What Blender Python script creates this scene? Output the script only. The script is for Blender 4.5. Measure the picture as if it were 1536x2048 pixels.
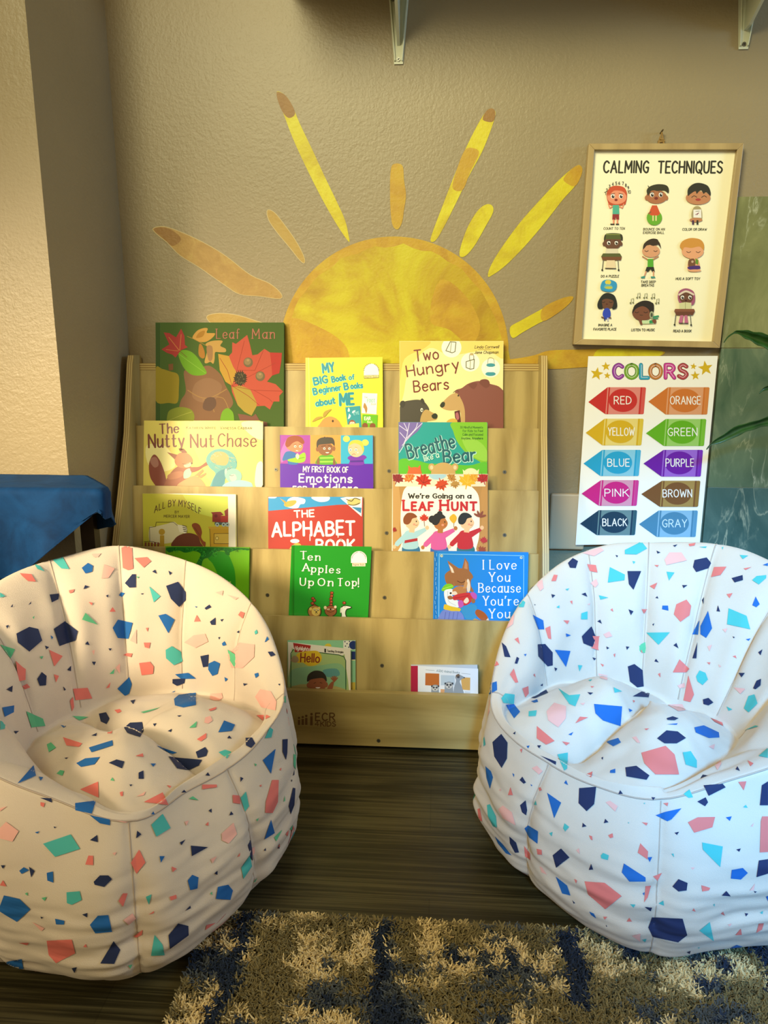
import bpy, bmesh, math, random
import numpy as np
from math import sin, cos, pi, radians, atan2, hypot
from mathutils import Vector, Matrix, noise
from mathutils.bvhtree import BVHTree
from mathutils.geometry import tessellate_polygon

for o in list(bpy.data.objects):
    bpy.data.objects.remove(o, do_unlink=True)
SC = bpy.context.scene
COL = SC.collection
random.seed(7)

# ------------------------------------------------------------------ camera
FPX = 1500.0
PITCH, YAW = radians(12.6), radians(4.0)
CAM = Vector((0.0, -1.8, 0.9))
FWD = Vector((-sin(YAW)*cos(PITCH), cos(YAW)*cos(PITCH), -sin(PITCH)))
RGT = Vector((cos(YAW), sin(YAW), 0.0))
UPV = RGT.cross(FWD)
cam_d = bpy.data.cameras.new('camera')
cam = bpy.data.objects.new('camera', cam_d)
COL.objects.link(cam)
cam_d.sensor_fit = 'VERTICAL'
cam_d.sensor_height = 36.0
cam_d.lens = FPX/2048.0*36.0
cam_d.clip_start = 0.02
m = Matrix.Identity(4)
for i in range(3):
    m[i][0], m[i][1], m[i][2], m[i][3] = RGT[i], UPV[i], -FWD[i], CAM[i]
cam.matrix_world = m
SC.camera = cam

# ------------------------------------------------------------------ light
SC.view_settings.view_transform = 'Standard'
SC.view_settings.look = 'None'
SC.view_settings.gamma = 1.0
SC.view_settings.use_curve_mapping = False
SC.view_settings.exposure = 0.0

def light(name, kind, loc, aim, energy, color, **kw):
    d = bpy.data.lights.new(name, kind)
    d.energy = energy
    d.color = color
    for k, v in kw.items():
        setattr(d, k, v)
    o = bpy.data.objects.new(name, d)
    COL.objects.link(o)
    o.location = loc
    o.rotation_euler = (Vector(aim)-Vector(loc)).to_track_quat('-Z', 'Y').to_euler()
    return o

world = bpy.data.worlds.new('room_light')
SC.world = world
world.use_nodes = True
bg = world.node_tree.nodes['Background']
bg.inputs[0].default_value = (1.0, 0.77, 0.42, 1)
bg.inputs[1].default_value = 0.50
# warm lamps of the room up on the left, plus an added fill
light('ceiling_lamp', 'AREA', (-0.95, -2.35, 2.15), (-0.30, 0.0, 0.62), 17, (1.0, 0.90, 0.54), shape='DISK', size=0.8)
light('ceiling_spotlight', 'SPOT', (-0.70, -2.25, 2.40), (0.36, 0.0, 1.06), 255, (1.0, 0.95, 0.58),
      spot_size=radians(55), spot_blend=1.0, shadow_soft_size=0.5)
light('left_fill', 'AREA', (-1.65, -2.3, 1.35), (-0.74, -0.50, 0.60), 4.6, (1.0, 0.80, 0.50), shape='DISK', size=0.5, spread=radians(34))  # fill with no known lamp, added to brighten left bag and wall return
# added cool spot tinting the right corner blue, then daylight from a side window
light('cool_spot', 'SPOT', (0.25, -2.9, 1.70), (0.55, -0.36, 0.22), 640, (0.10, 0.48, 1.0),
      spot_size=radians(23), spot_blend=0.8, shadow_soft_size=0.16)
light('side_window_daylight', 'AREA', (2.2, -0.75, 1.5), (-0.35, -0.55, 0.35), 16, (0.30, 0.62, 1.0), shape='SQUARE', size=0.5)

# ------------------------------------------------------------------ pixel rays onto real planes
def ray(u, v):
    return FWD + RGT*((u-768.0)/FPX) - UPV*((v-1024.0)/FPX)

class Plane:
    """a real flat surface of the place; art is laid on it along its normal"""
    def __init__(s, p, n):
        s.p, s.n = Vector(p), Vector(n).normalized()
        if s.n.dot(CAM-s.p) < 0: s.n = -s.n
    def at(s, u, v, off=0.0):
        d = ray(u, v); p = s.p + s.n*off
        return CAM + d*((p-CAM).dot(s.n)/d.dot(s.n))

def ypl(y): return Plane((0, y, 0), (0, -1, 0))

# ------------------------------------------------------------------ materials
def lin(c):
    c = c/255.0
    return c/12.92 if c <= 0.04045 else ((c+0.055)/1.055)**2.4

def rgb(h):
    if isinstance(h, str):
        h = h.lstrip('#')
        return tuple(lin(int(h[i:i+2], 16)) for i in (0, 2, 4))
    return tuple(h)

MC = {}
def mat(h, rough=0.55, k=0.86, **kw):
    key = (str(h), rough, k, tuple(sorted(kw.items())))
    if key in MC: return MC[key]
    m = bpy.data.materials.new('paint')
    m.use_nodes = True
    b = m.node_tree.nodes['Principled BSDF']
    c = rgb(h)
    b.inputs['Base Color'].default_value = (min(c[0]*k, .9), min(c[1]*k, .9), min(c[2]*k*1.12, .9), 1)
    b.inputs['Roughness'].default_value = rough
    for n, v in kw.items():
        b.inputs[n.replace('_', ' ')].default_value = v
    MC[key] = m
    return m

class NT:
    def __init__(s, name, rough=0.6):
        s.m = bpy.data.materials.new(name); s.m.use_nodes = True
        s.t = s.m.node_tree; s.b = s.t.nodes['Principled BSDF']
        s.b.inputs['Roughness'].default_value = rough
    def n(s, typ, **kw):
        x = s.t.nodes.new(typ)
        for k, v in kw.items():
            if k.startswith('i_'):
                x.inputs[k[2:].replace('_', ' ')].default_value = v
            else: setattr(x, k, v)
        return x
    def l(s, a, b): s.t.links.new(a, b)
    def coords(s, scale=(1, 1, 1), kind='Object', rot=(0, 0, 0)):
        tc = s.n('ShaderNodeTexCoord'); mp = s.n('ShaderNodeMapping')
        mp.inputs['Scale'].default_value = scale; mp.inputs['Rotation'].default_value = rot
        s.l(tc.outputs[kind], mp.inputs[0]); return mp.outputs[0]
    def noise(s, vec, scale, detail=4, rough=0.5, dist=0.0):
        x = s.n('ShaderNodeTexNoise'); x.inputs['Scale'].default_value = scale
        x.inputs['Detail'].default_value = detail; x.inputs['Roughness'].default_value = rough
        x.inputs['Distortion'].default_value = dist
        s.l(vec, x.inputs['Vector']); return x.outputs['Fac']
    def ramp(s, fac, stops, interp='LINEAR'):
        r = s.n('ShaderNodeValToRGB'); r.color_ramp.interpolation = interp
        e = r.color_ramp.elements
        while len(e) < len(stops): e.new(0.5)
        for i, (p, c) in enumerate(stops):
            e[i].position = p; e[i].color = tuple(c)+(1,)
        s.l(fac, r.inputs[0]); return r.outputs[0]
    def mix(s, fac, a, b, mode='MIX'):
        x = s.n('ShaderNodeMix', data_type='RGBA', blend_type=mode)
        if isinstance(fac, (int, float)): x.inputs[0].default_value = fac
        else: s.l(fac, x.inputs[0])
        for i, c in ((6, a), (7, b)):
            if isinstance(c, tuple): x.inputs[i].default_value = c+(1,)
            else: s.l(c, x.inputs[i])
        return x.outputs[2]
    def bump(s, h, strength=0.2, dist=0.002):
        x = s.n('ShaderNodeBump'); x.inputs['Strength'].default_value = strength
        x.inputs['Distance'].default_value = dist
        s.l(h, x.inputs['Height']); s.l(x.outputs[0], s.b.inputs['Normal'])
    def color(s, c): s.l(c, s.b.inputs['Base Color'])

def m_wall():
    t = NT('textured_wall_paint', 0.42)
    v = t.coords()
    n1 = t.noise(v, 190, 3, 0.6); n2 = t.noise(v, 90, 2, 0.5)
    t.color(t.ramp(t.noise(v, 3, 3), [(0.3, (0.268, 0.216, 0.125)), (0.7, (0.298, 0.240, 0.142))]))
    a = t.n('ShaderNodeMath', operation='ADD'); t.l(n1, a.inputs[0]); t.l(n2, a.inputs[1])
    t.bump(a.outputs[0], 0.32, 0.0022)
    return t.m

def m_floor():
    t = NT('dark_wood_plank', 0.42)
    v = t.coords()
    br = t.n('ShaderNodeTexBrick'); br.offset = 0.37
    br.inputs['Scale'].default_value = 1.0
    br.inputs['Brick Width'].default_value = 1.22; br.inputs['Row Height'].default_value = 0.18
    br.inputs['Mortar Size'].default_value = 0.0012; br.inputs['Mortar Smooth'].default_value = 0.3
    br.inputs['Color1'].default_value = (0.30, 0.30, 0.30, 1); br.inputs['Color2'].default_value = (0.75, 0.75, 0.75, 1)
    br.inputs['Mortar'].default_value = (0, 0, 0, 1)
    t.l(v, br.inputs['Vector'])
    g1 = t.noise(t.coords((2.2, 150, 1)), 1.0, 6, 0.68, 0.7)
    g2 = t.noise(t.coords((1.3, 14, 1)), 1.0, 3, 0.5, 1.6)
    g = t.n('ShaderNodeMath', operation='MULTIPLY_ADD'); t.l(g2, g.inputs[0]); g.inputs[1].default_value = 0.6; t.l(g1, g.inputs[2])
    c = t.ramp(g.outputs[0], [(0.52, (0.010, 0.0075, 0.0018)), (0.74, (0.034, 0.028, 0.0105)), (0.92, (0.095, 0.079, 0.034))])
    c = t.mix(0.35, c, br.outputs['Color'], 'MULTIPLY')
    t.color(c); t.bump(g1, 0.12, 0.001); t.b.inputs['Specular IOR Level'].default_value = 0.3
    return t.m

def m_birch(name, axis='z', base=((0.265, 0.192, 0.060), (0.435, 0.335, 0.132))):
    t = NT(name, 0.38)
    sc = {'x': (1.6, 22, 22), 'z': (20, 20, 1.5), 'y': (20, 1.6, 20)}[axis]
    n1 = t.noise(t.coords(sc), 1.0, 5, 0.6, 1.2)
    w = t.n('ShaderNodeTexWave', wave_type='BANDS', bands_direction='X' if axis != 'x' else 'Z')
    w.inputs['Scale'].default_value = 5.0; w.inputs['Distortion'].default_value = 9.0; w.inputs['Detail'].default_value = 2.5
    w.inputs['Detail Scale'].default_value = 0.7
    t.l(t.coords((1, 1, 0.33) if axis != 'x' else (0.33, 1, 1)), w.inputs['Vector'])
    a = t.n('ShaderNodeMath', operation='MULTIPLY_ADD'); t.l(w.outputs['Fac'], a.inputs[0]); a.inputs[1].default_value = 0.32; t.l(n1, a.inputs[2])
    t.color(t.ramp(a.outputs[0], [(0.35, base[0]), (0.85, base[1])]))
    return t.m

def m_ply():
    t = NT('plywood_edge', 0.45)
    v = t.coords((1, 1, 1), 'UV')
    w = t.n('ShaderNodeTexWave', wave_type='BANDS', bands_direction='X')
    w.inputs['Scale'].default_value = 0.95; w.inputs['Distortion'].default_value = 0.5; w.inputs['Detail'].default_value = 1
    t.l(v, w.inputs['Vector'])
    t.color(t.ramp(w.outputs['Fac'], [(0.25, (0.28, 0.17, 0.05)), (0.6, (0.52, 0.40, 0.16))]))
    return t.m

def m_tile(c0, c1, c2):
    t = NT('green_marble_tile', 0.22)
    v = t.coords((1.6, 1, 0.8), 'Object', (0, radians(-22), 0))
    n1 = t.noise(v, 7, 5, 0.6, 0.8)
    base = t.ramp(n1, [(0.3, c0), (0.55, c1), (0.8, c2)])
    n2 = t.noise(t.coords((2.6, 1, 0.9), 'Object', (0, radians(-30), 0)), 6, 5, 0.55, 0.5)
    s = t.n('ShaderNodeMath', operation='SUBTRACT'); t.l(n2, s.inputs[0]); s.inputs[1].default_value = 0.5
    ab = t.n('ShaderNodeMath', operation='ABSOLUTE'); t.l(s.outputs[0], ab.inputs[0])
    vein = t.ramp(ab.outputs[0], [(0.0, (1, 1, 1)), (0.012, (0.25, 0.25, 0.25)), (0.03, (0, 0, 0))])
    msk = t.ramp(t.noise(v, 4, 2), [(0.46, (0, 0, 0)), (0.62, (0.5, 0.5, 0.5))])
    t.color(t.mix(t.mix(1.0, vein, msk, 'MULTIPLY'), base, (0.55, 0.58, 0.42)))
    return t.m

def m_fabric():
    t = NT('canvas_fabric', 0.85)
    v = t.coords()
    t.color(t.ramp(t.noise(v, 9, 2), [(0.3, (0.58, 0.495, 0.415)), (0.7, (0.61, 0.53, 0.45))]))
    t.b.inputs['Sheen Weight'].default_value = 0.15
    a = t.n('ShaderNodeMath', operation='ADD'); t.l(t.noise(v, 900, 1), a.inputs[0]); t.l(t.noise(v, 26, 3), a.inputs[1])
    t.bump(a.outputs[0], 0.22, 0.0022)
    return t.m

def m_watercolor(name, stops, scale=6.0):
    t = NT(name, 0.5)
    v = t.coords()
    t.color(t.ramp(t.noise(v, scale, 5, 0.62, 0.6), stops))
    t.bump(t.noise(v, 150, 3, 0.6), 0.3, 0.0022)
    return t.m

def m_cloth():
    t = NT('blue_velour', 0.8)
    v = t.coords()
    t.color(t.ramp(t.noise(v, 14, 5, 0.65, 0.8), [(0.3, (0.001, 0.018, 0.070)), (0.7, (0.003, 0.042, 0.15))]))
    t.b.inputs['Sheen Weight'].default_value = 0.06; t.b.inputs['Specular IOR Level'].default_value = 0.15
    t.b.inputs['Sheen Tint'].default_value = (0.1, 0.35, 0.8, 1)
    t.bump(t.noise(v, 60, 4), 0.4, 0.003)
    return t.m

def m_leaf():
    t = NT('glossy_leaf', 0.32)
    v = t.coords()
    t.color(t.ramp(t.noise(v, 30, 3), [(0.3, (0.010, 0.045, 0.010)), (0.7, (0.030, 0.10, 0.018))]))
    return t.m

WALL, FLOOR = m_wall(), m_floor()
TILES = [m_tile((0.13, 0.14, 0.055), (0.20, 0.215, 0.09), (0.31, 0.32, 0.15)), m_tile((0.055, 0.105, 0.065), (0.10, 0.155, 0.095), (0.19, 0.24, 0.14)),
         m_tile((0.030, 0.080, 0.075), (0.055, 0.115, 0.105), (0.10, 0.17, 0.15))]  # slabs vary by row; lower ones also carry blue light in their colour
BIRCH, BIRCHX, PLY = m_birch('birch_veneer', 'z'), m_birch('birch_veneer_long', 'x'), m_ply()
FRAMEW = m_birch('pale_oak', 'z', ((0.34, 0.24, 0.105), (0.45, 0.33, 0.15)))
FABRIC, CLOTH, LEAF = m_fabric(), m_cloth(), m_leaf()
PAPER = mat('F4F1E6', 0.6)

# ------------------------------------------------------------------ object helpers
def empty(name, loc=(0, 0, 0), label=None, cat=None, group=None):
    o = bpy.data.objects.new(name, None); COL.objects.link(o)
    o.location = loc; o.empty_display_size = 0.05
    return tag(o, label, cat, group)

def tag(o, label=None, cat=None, group=None, kind=None):
    if label: o['label'] = label
    if cat: o['category'] = cat
    if group: o['group'] = group
    if kind: o['kind'] = kind
    return o

class MB:
    """collects world-space polygons with a material each, then links them as one mesh object"""
    def __init__(s): s.v, s.f, s.mi, s.ms, s.uv, s.sm = [], [], [], [], {}, []
    def mid(s, m):
        if m not in s.ms: s.ms.append(m)
        return s.ms.index(m)
    def add(s, vs, fs, m, uvs=None, smooth=False):
        b = len(s.v); s.v += [tuple(p) for p in vs]; k = s.mid(m)
        for i, f in enumerate(fs):
            if uvs: s.uv[len(s.f)] = uvs[i]
            s.f.append([b+j for j in f]); s.mi.append(k); s.sm.append(smooth)
        return s
    def box(s, x0, x1, y0, y1, z0, z1, m):
        vs = [(x, y, z) for z in (z0, z1) for y in (y0, y1) for x in (x0, x1)]
        return s.add(vs, [(0, 2, 3, 1), (4, 5, 7, 6), (0, 1, 5, 4), (1, 3, 7, 5), (3, 2, 6, 7), (2, 0, 4, 6)], m)
    def hexa(s, front, back, m, mside=None):
        """front: 4 corners, back: 4 matching corners"""
        vs = list(front)+list(back)
        s.add(vs, [(0, 1, 2, 3), (7, 6, 5, 4)], m)
        s.add(vs, [(0, 4, 5, 1), (1, 5, 6, 2), (2, 6, 7, 3), (3, 7, 4, 0)], mside or m)
        return s
    def prism(s, poly, off, m, mside=None, uvside=False):
        """poly: ring of points, extruded by vector off"""
        n = len(poly); off = Vector(off)
        vs = [Vector(p) for p in poly]+[Vector(p)+off for p in poly]
        tris = tessellate_polygon([[Vector(p) for p in poly]])
        s.add(vs, [tuple(t) for t in tris]+[tuple(i+n for i in reversed(t)) for t in tris], m)
        fs = [(i, (i+1) % n, (i+1) % n+n, i+n) for i in range(n)]
        uv = [[(0, 0), (0, 1), (4, 1), (4, 0)]]*n if uvside else None
        s.add(vs, fs, mside or m, uv)
        return s
    def tube(s, pts, r, m, seg=8, cap=True):
        pts = [Vector(p) for p in pts]; vs = []
        for i, p in enumerate(pts):
            d = (pts[min(i+1, len(pts)-1)]-pts[max(i-1, 0)]).normalized()
            a = d.cross(Vector((0.31, 0.9, 0.27))).normalized(); b = d.cross(a)
            rr = r[i] if isinstance(r, (list, tuple)) else r
            vs += [p+(a*cos(2*pi*k/seg)+b*sin(2*pi*k/seg))*rr for k in range(seg)]
        fs = [(i*seg+k, i*seg+(k+1) % seg, (i+1)*seg+(k+1) % seg, (i+1)*seg+k) for i in range(len(pts)-1) for k in range(seg)]
        s.add(vs, fs, m, smooth=True)
        if cap:
            s.add(vs[:seg], [tuple(range(seg))], m); s.add(vs[-seg:], [tuple(range(seg))], m)
        return s
    def build(s, name, parent=None, bevel=0.0, fix=False):
        me = bpy.data.meshes.new(name)
        org = Vector((0, 0, 0))
        q = parent
        while q is not None: org = org+q.location; q = q.parent
        me.from_pydata([tuple(Vector(p)-org) for p in s.v], [], s.f)
        for m in s.ms: me.materials.append(m)
        me.polygons.foreach_set('material_index', s.mi)
        me.polygons.foreach_set('use_smooth', s.sm)
        if s.uv:
            ul = me.uv_layers.new(name='UVMap')
            for fi, uvs in s.uv.items():
                for li, c in zip(me.polygons[fi].loop_indices, uvs): ul.data[li].uv = c
        me.update()
        if fix:
            b = bmesh.new(); b.from_mesh(me); bmesh.ops.recalc_face_normals(b, faces=b.faces); b.to_mesh(me); b.free()
        o = bpy.data.objects.new(name, me); COL.objects.link(o)
        if parent is not None: o.parent = parent
        if bevel:
            md = o.modifiers.new('bevel', 'BEVEL'); md.width = bevel; md.segments = 2; md.limit_method = 'ANGLE'
        return o
# ------------------------------------------------------------------ printed artwork and lettering
G = {
'A': "0 0 3.5 10 7 0|1.2 3.5 5.8 3.5", 'B': "0 0 0 10|~0 10 3.8 9.8 5.4 7.8 3.8 5.6 0 5.4|~0 5.4 4.4 5 6 2.7 4.2 .3 0 0",
'C': "~6 8.4 3.5 10 .9 8.4 0 5 .9 1.6 3.5 0 6 1.6", 'D': "0 0 0 10|~0 10 3.6 9.3 6 6.8 6 3.2 3.6 .7 0 0", 'E': "5 10 0 10 0 0 5 0|0 5.2 4.2 5.2",
'F': "5 10 0 10 0 0|0 5.2 4 5.2", 'G': "~6 8.5 3.5 10 .8 8 0 5 .8 2 3.5 0 5.6 1 6 4.4|6 4.4 3.6 4.4", 'H': "0 0 0 10|6 0 6 10|0 5.2 6 5.2",
'I': "0 0 0 10", 'J': "~4 10 4 3 3 .4 1.4 0 0 1.6", 'K': "0 0 0 10|5.6 10 0 4.4|1.8 6 6 0", 'L': "0 10 0 0 4.8 0", 'M': "0 0 .4 10 4 3 7.6 10 8 0",
'N': "0 0 0 10 6 0 6 10", 'O': "~3.5 10 .9 8.4 0 5 .9 1.6 3.5 0 6.1 1.6 7 5 6.1 8.4 3.5 10", 'P': "0 0 0 10|~0 10 4 9.8 5.7 7.4 4 4.9 0 4.7",
'Q': "~3.5 10 .9 8.4 0 5 .9 1.6 3.5 0 6.1 1.6 7 5 6.1 8.4 3.5 10|4 2.6 7 -1", 'R': "0 0 0 10|~0 10 4 9.8 5.6 7.5 4 5.1 0 5|2.6 5 6 0",
'S': "~5.5 8.6 3 10 .6 8.3 1.4 5.9 4.3 4.5 5.6 2.4 3.2 0 0 1.4", 'T': "0 10 6.4 10|3.2 10 3.2 0", 'U': "~0 10 0 4 .8 1 3 0 5.2 1 6 4 6 10",
'V': "0 10 3.3 0 6.6 10", 'W': "0 10 2.2 0 4.6 7.4 7 0 9.2 10", 'X': "0 10 6 0|6 10 0 0", 'Y': "0 10 3 4.8 6 10|3 4.8 3 0", 'Z': "0 10 5.8 10 0 0 5.8 0",
'a': "~5 5 3 6.4 .7 5.2 0 3 1 .4 3 .3 5 2.6|5 6.4 5 0", 'b': "0 10 0 0|~0 4 2.2 6.4 4.6 5.4 5 3 4.2 .6 2.2 0 0 1.8", 'c': "~4.4 5.4 2.4 6.4 .5 5 0 3.2 .6 1 2.4 0 4.5 1.2",
'd': "5 10 5 0|~5 4.6 3 6.4 .7 5.2 0 3 1 .4 3 .2 5 2", 'e': "~0 3.4 4.8 3.6 4.2 5.7 2.4 6.4 .5 5.2 0 3 .8 .8 2.6 0 4.7 1.2", 'f': "~4 9.6 2.6 10 1.6 8.6 1.5 6 1.5 0|0 6 3.4 6",
'g': "~5 5 3 6.4 .7 5.2 0 3 1 .6 3 .5 5 2.4|~5 6.4 5 -1 4 -3 2 -3.2 .4 -2.2", 'h': "0 10 0 0|~0 3.6 1.6 6 3.4 6.3 4.6 5 4.7 0", 'i': "0 6.4 0 0|0 8.8 0 9.4",
'j': "~1.6 6.4 1.6 -1.6 0 -3|1.6 8.8 1.6 9.4", 'k': "0 10 0 0|4.2 6.4 0 2.6|1.4 3.8 4.6 0", 'l': "0 10 0 0", 'm': "0 6.4 0 0|~0 3.8 1.5 6.2 3.2 6 3.8 4.4 3.8 0|~3.8 3.8 5.3 6.2 7 6 7.6 4.4 7.6 0",
'n': "0 6.4 0 0|~0 3.8 1.6 6 3.4 6.3 4.5 5 4.6 0", 'o': "~2.6 6.4 .6 5.2 0 3.2 .6 1 2.6 0 4.6 1 5.2 3.2 4.6 5.2 2.6 6.4", 'p': "0 6.4 0 -3.2|~0 4.2 2.2 6.4 4.6 5.4 5 3.2 4.2 .8 2.2 0 0 1.8",
'q': "5 6.4 5 -3.2|~5 4.6 3 6.4 .7 5.2 0 3 1 .4 3 .2 5 2", 'r': "0 6.4 0 0|~0 3.8 1.2 5.8 3.4 6.2", 's': "~4.2 5.4 2.2 6.4 .4 5.2 1 3.8 3.2 2.9 4.2 1.6 2.6 0 0 .9",
't': "~1.5 9 1.5 1.4 2.4 0 3.8 .5|0 6.2 3.6 6.2", 'u': "~0 6.4 0 2 .8 .3 2.4 .1 4.6 2.4|4.6 6.4 4.6 0", 'v': "0 6.4 2.3 0 4.6 6.4", 'w': "0 6.4 1.7 0 3.5 5.2 5.3 0 7 6.4",
'x': "0 6.4 4.4 0|4.4 6.4 0 0", 'y': "0 6.4 2.5 .4|4.8 6.4 1.4 -3.2", 'z': "0 6.4 4.2 6.4 0 0 4.4 0", '!': "0 10 0 3|0 .6 0 0", "'": ".6 10 0 7.6", '.': "0 .5 0 0", ',': ".6 .6 0 -1.6",
'0': "~2.6 10 .6 8.4 0 5 .6 1.6 2.6 0 4.6 1.6 5.2 5 4.6 8.4 2.6 10", '1': "0 8.2 1.8 10 1.8 0", '2': "~0 8 2.4 10 4.8 7.8 3.6 4.4 0 0|0 0 5 0", '3': "~0 9 2.6 10 4.6 7.8 2 5.4 5 3 2.6 0 0 1",
'4': "3.6 0 3.6 10 0 3 5 3", '5': "~4.6 10 .6 10 .3 5.6 2.8 6.2 4.9 3.4 3 .2 0 .8", '6': "~4.4 9.6 1.6 7.6 0 3 2.4 0 5 2.8 3 5.6 .4 4", '7': "0 10 5 10 1.8 0",
'8': "~2.5 5.4 .4 7.6 2.5 10 4.6 7.6 2.5 5.4 0 2.6 2.5 0 5 2.6 2.5 5.4", '9': "~4.8 7 2.4 4.6 .2 7.2 2.4 10 4.8 7.2 4.4 3 2 0"}

def crom(p, n=5, closed=False):
    """smooth curve through control points"""
    if len(p) < 3: return p
    out = []; N = len(p)
    for i in range(N if closed else N-1):
        if closed: a, b, c, d = p[i-1], p[i], p[(i+1) % N], p[(i+2) % N]
        else: a, b, c, d = p[max(i-1, 0)], p[i], p[i+1], p[min(i+2, N-1)]
        for k in range(n):
            t = k/n
            out.append(tuple(.5*(2*b[j]+(c[j]-a[j])*t+(2*a[j]-5*b[j]+4*c[j]-d[j])*t*t+(3*b[j]-a[j]-3*c[j]+d[j])*t**3) for j in (0, 1)))
    if not closed: out.append(p[-1])
    return out

GC = {}
def glyph(ch):
    if ch not in GC:
        st, w = [], 0
        for q in G.get(ch, '').split('|'):
            if not q: continue
            sm = q[0] == '~'
            f = [float(x) for x in q.lstrip('~').split()]
            p = [(f[i], f[i+1]) for i in range(0, len(f), 2)]
            w = max(w, max(x for x, y in p))
            st.append((crom(p, 4) if sm else p, sm))
        GC[ch] = (st, w)
    return GC[ch]

def pairs(t):
    f = [float(x) for x in t.split()] if isinstance(t, str) else list(t)
    return [(f[i], f[i+1]) for i in range(0, len(f), 2)] if not isinstance(f[0], tuple) else f

class Art:
    """flat print on a plane: shapes are given where they lie on the photo and carried onto the plane"""
    STEP = 1.0e-5
    def __init__(s, mb, plane, ox=0, oy=0, sc=1.0, rough=0.5, base=1e-4, clip=None, k=0.86):
        s.mb, s.pl, s.ox, s.oy, s.sc, s.r, s.off, s.k = mb, plane, ox, oy, sc, rough, base, k
        s.clip = clip
    def z(s, ox, oy, sc): s.ox, s.oy, s.sc = ox, oy, sc; return s
    def P(s, x, y): return s.pl.at(s.ox+x/s.sc, s.oy+y/s.sc, s.off)
    def _tri(s, pts, tris, c):
        m = c if not isinstance(c, (str, tuple)) else mat(c, s.r, s.k)
        s.mb.add([s.P(*p) for p in pts], tris, m)
    def up(s): s.off += s.STEP
    def poly(s, pts, c, smooth=False, n=5):
        pts = pairs(pts)
        if smooth: pts = crom(pts, n, True)
        if s.clip: pts = s._clip(pts)
        if len(pts) < 3: return s
        s.up()
        s._tri(pts, tessellate_polygon([[Vector((x, y, 0)) for x, y in pts]]), c)
        return s
    def blob(s, pts, c, n=5): return s.poly(pts, c, True, n)
    def _clip(s, pts):
        x0, y0, x1, y1 = s.clip
        for ax, lim, sg in ((0, x0, 1), (0, x1, -1), (1, y0, 1), (1, y1, -1)):
            out = []
            for i in range(len(pts)):
                a, b = pts[i-1], pts[i]
                ia, ib = (a[ax]-lim)*sg >= 0, (b[ax]-lim)*sg >= 0
                if ia != ib:
                    t = (lim-a[ax])/(b[ax]-a[ax])
                    out.append((a[0]+(b[0]-a[0])*t, a[1]+(b[1]-a[1])*t))
                if ib: out.append(b)
            pts = out
            if not pts: return []
        return pts
    def rect(s, x0, y0, x1, y1, c): return s.poly([(x0, y0), (x1, y0), (x1, y1), (x0, y1)], c)
    def ell(s, cx, cy, rx, ry, c, rot=0, a0=0, a1=360, n=22):
        r = radians(rot); full = a1-a0 >= 360
        pts = []
        for i in range(n if full else n+1):
            a = radians(a0+(a1-a0)*i/n); x, y = rx*cos(a), ry*sin(a)
            pts.append((cx+x*cos(r)-y*sin(r), cy+x*sin(r)+y*cos(r)))
        return s.poly(pts, c)
    def line(s, pts, w, c, smooth=False, closed=False, up=True, vw=None):
        pts = pairs(pts)
        if smooth: pts = crom(pts, 5, closed)
        elif closed: pts = pts+pts[:1]
        q = [pts[0]]
        for p in pts[1:]:
            if hypot(p[0]-q[-1][0], p[1]-q[-1][1]) > 1e-6: q.append(p)
        if len(q) < 2: return s
        if up: s.up()
        # split at sharp corners, each run is one flat ribbon with round ends
        runs, cur = [], [q[0], q[1]]
        for i in range(2, len(q)):
            (ax, ay), (bx, by), (cx, cy) = q[i-2], q[i-1], q[i]
            d1, d2 = hypot(bx-ax, by-ay), hypot(cx-bx, cy-by)
            if ((bx-ax)*(cx-bx)+(by-ay)*(cy-by))/(d1*d2) < .5: runs.append(cur); cur = [q[i-1]]
            cur.append(q[i])
        runs.append(cur)
        for r in runs:
            n = len(r); L, R, hw = [], [], []
            for i in range(n):
                a0, b0 = r[max(i-1, 0)], r[min(i+1, n-1)]
                d = hypot(b0[0]-a0[0], b0[1]-a0[1]) or 1
                tx, ty = (b0[0]-a0[0])/d, (b0[1]-a0[1])/d
                ww = (w if vw is None else vw+(w-vw)*abs(ty))/2
                k = 1.0
                if 0 < i < n-1:
                    d1 = hypot(r[i][0]-a0[0], r[i][1]-a0[1]); k = 1/max(.6, ((r[i][0]-a0[0])*tx+(r[i][1]-a0[1])*ty)/d1)
                L.append((r[i][0]-ty*ww*k, r[i][1]+tx*ww*k)); R.append((r[i][0]+ty*ww*k, r[i][1]-tx*ww*k)); hw.append((ww, tx, ty))
            vs = L+R; fs = [(i, i+1, n+i+1, n+i) for i in range(n-1)]
            if w/s.sc > .7:
                for e, sg in ((0, -1), (n-1, 1)):
                    ww, tx, ty = hw[e]; base = len(vs)
                    vs += [(r[e][0]+sg*tx*ww*sin(t)-ty*ww*cos(t), r[e][1]+sg*ty*ww*sin(t)+tx*ww*cos(t)) for t in (pi*.25, pi*.5, pi*.75)]
                    fs.append((e, base, base+1, base+2, n+e))
            s.off += 4e-6
            s._tri(vs, fs, c)
        return s
    def sc0(s): return 1.0/s.sc
    def text(s, t, x0, y0, x1, y1, cap, c, w=None, serif=0, sp=2.6, arc=0, vw=None, slant=0, jit=0, capsmall=0):
        """lettering between (x0,y0) and (x1,y1) on the baseline; cap = capital height"""
        w = w or cap*.14
        adv, x = [], 0
        for ch in t:
            if ch == ' ': adv.append(x); x += 4.2; continue
            g = glyph(ch.upper() if capsmall and ch.islower() else ch)[1]
            kk = capsmall if (capsmall and ch.islower()) else 1
            adv.append(x); x += g*kk+sp
        tot = max(x-sp, 1)
        L = hypot(x1-x0, y1-y0); dx, dy = (x1-x0)/L, (y1-y0)/L
        sx = L/tot; sy = cap/10.0
        s.up(); rnd = random.Random(len(t))
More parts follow.
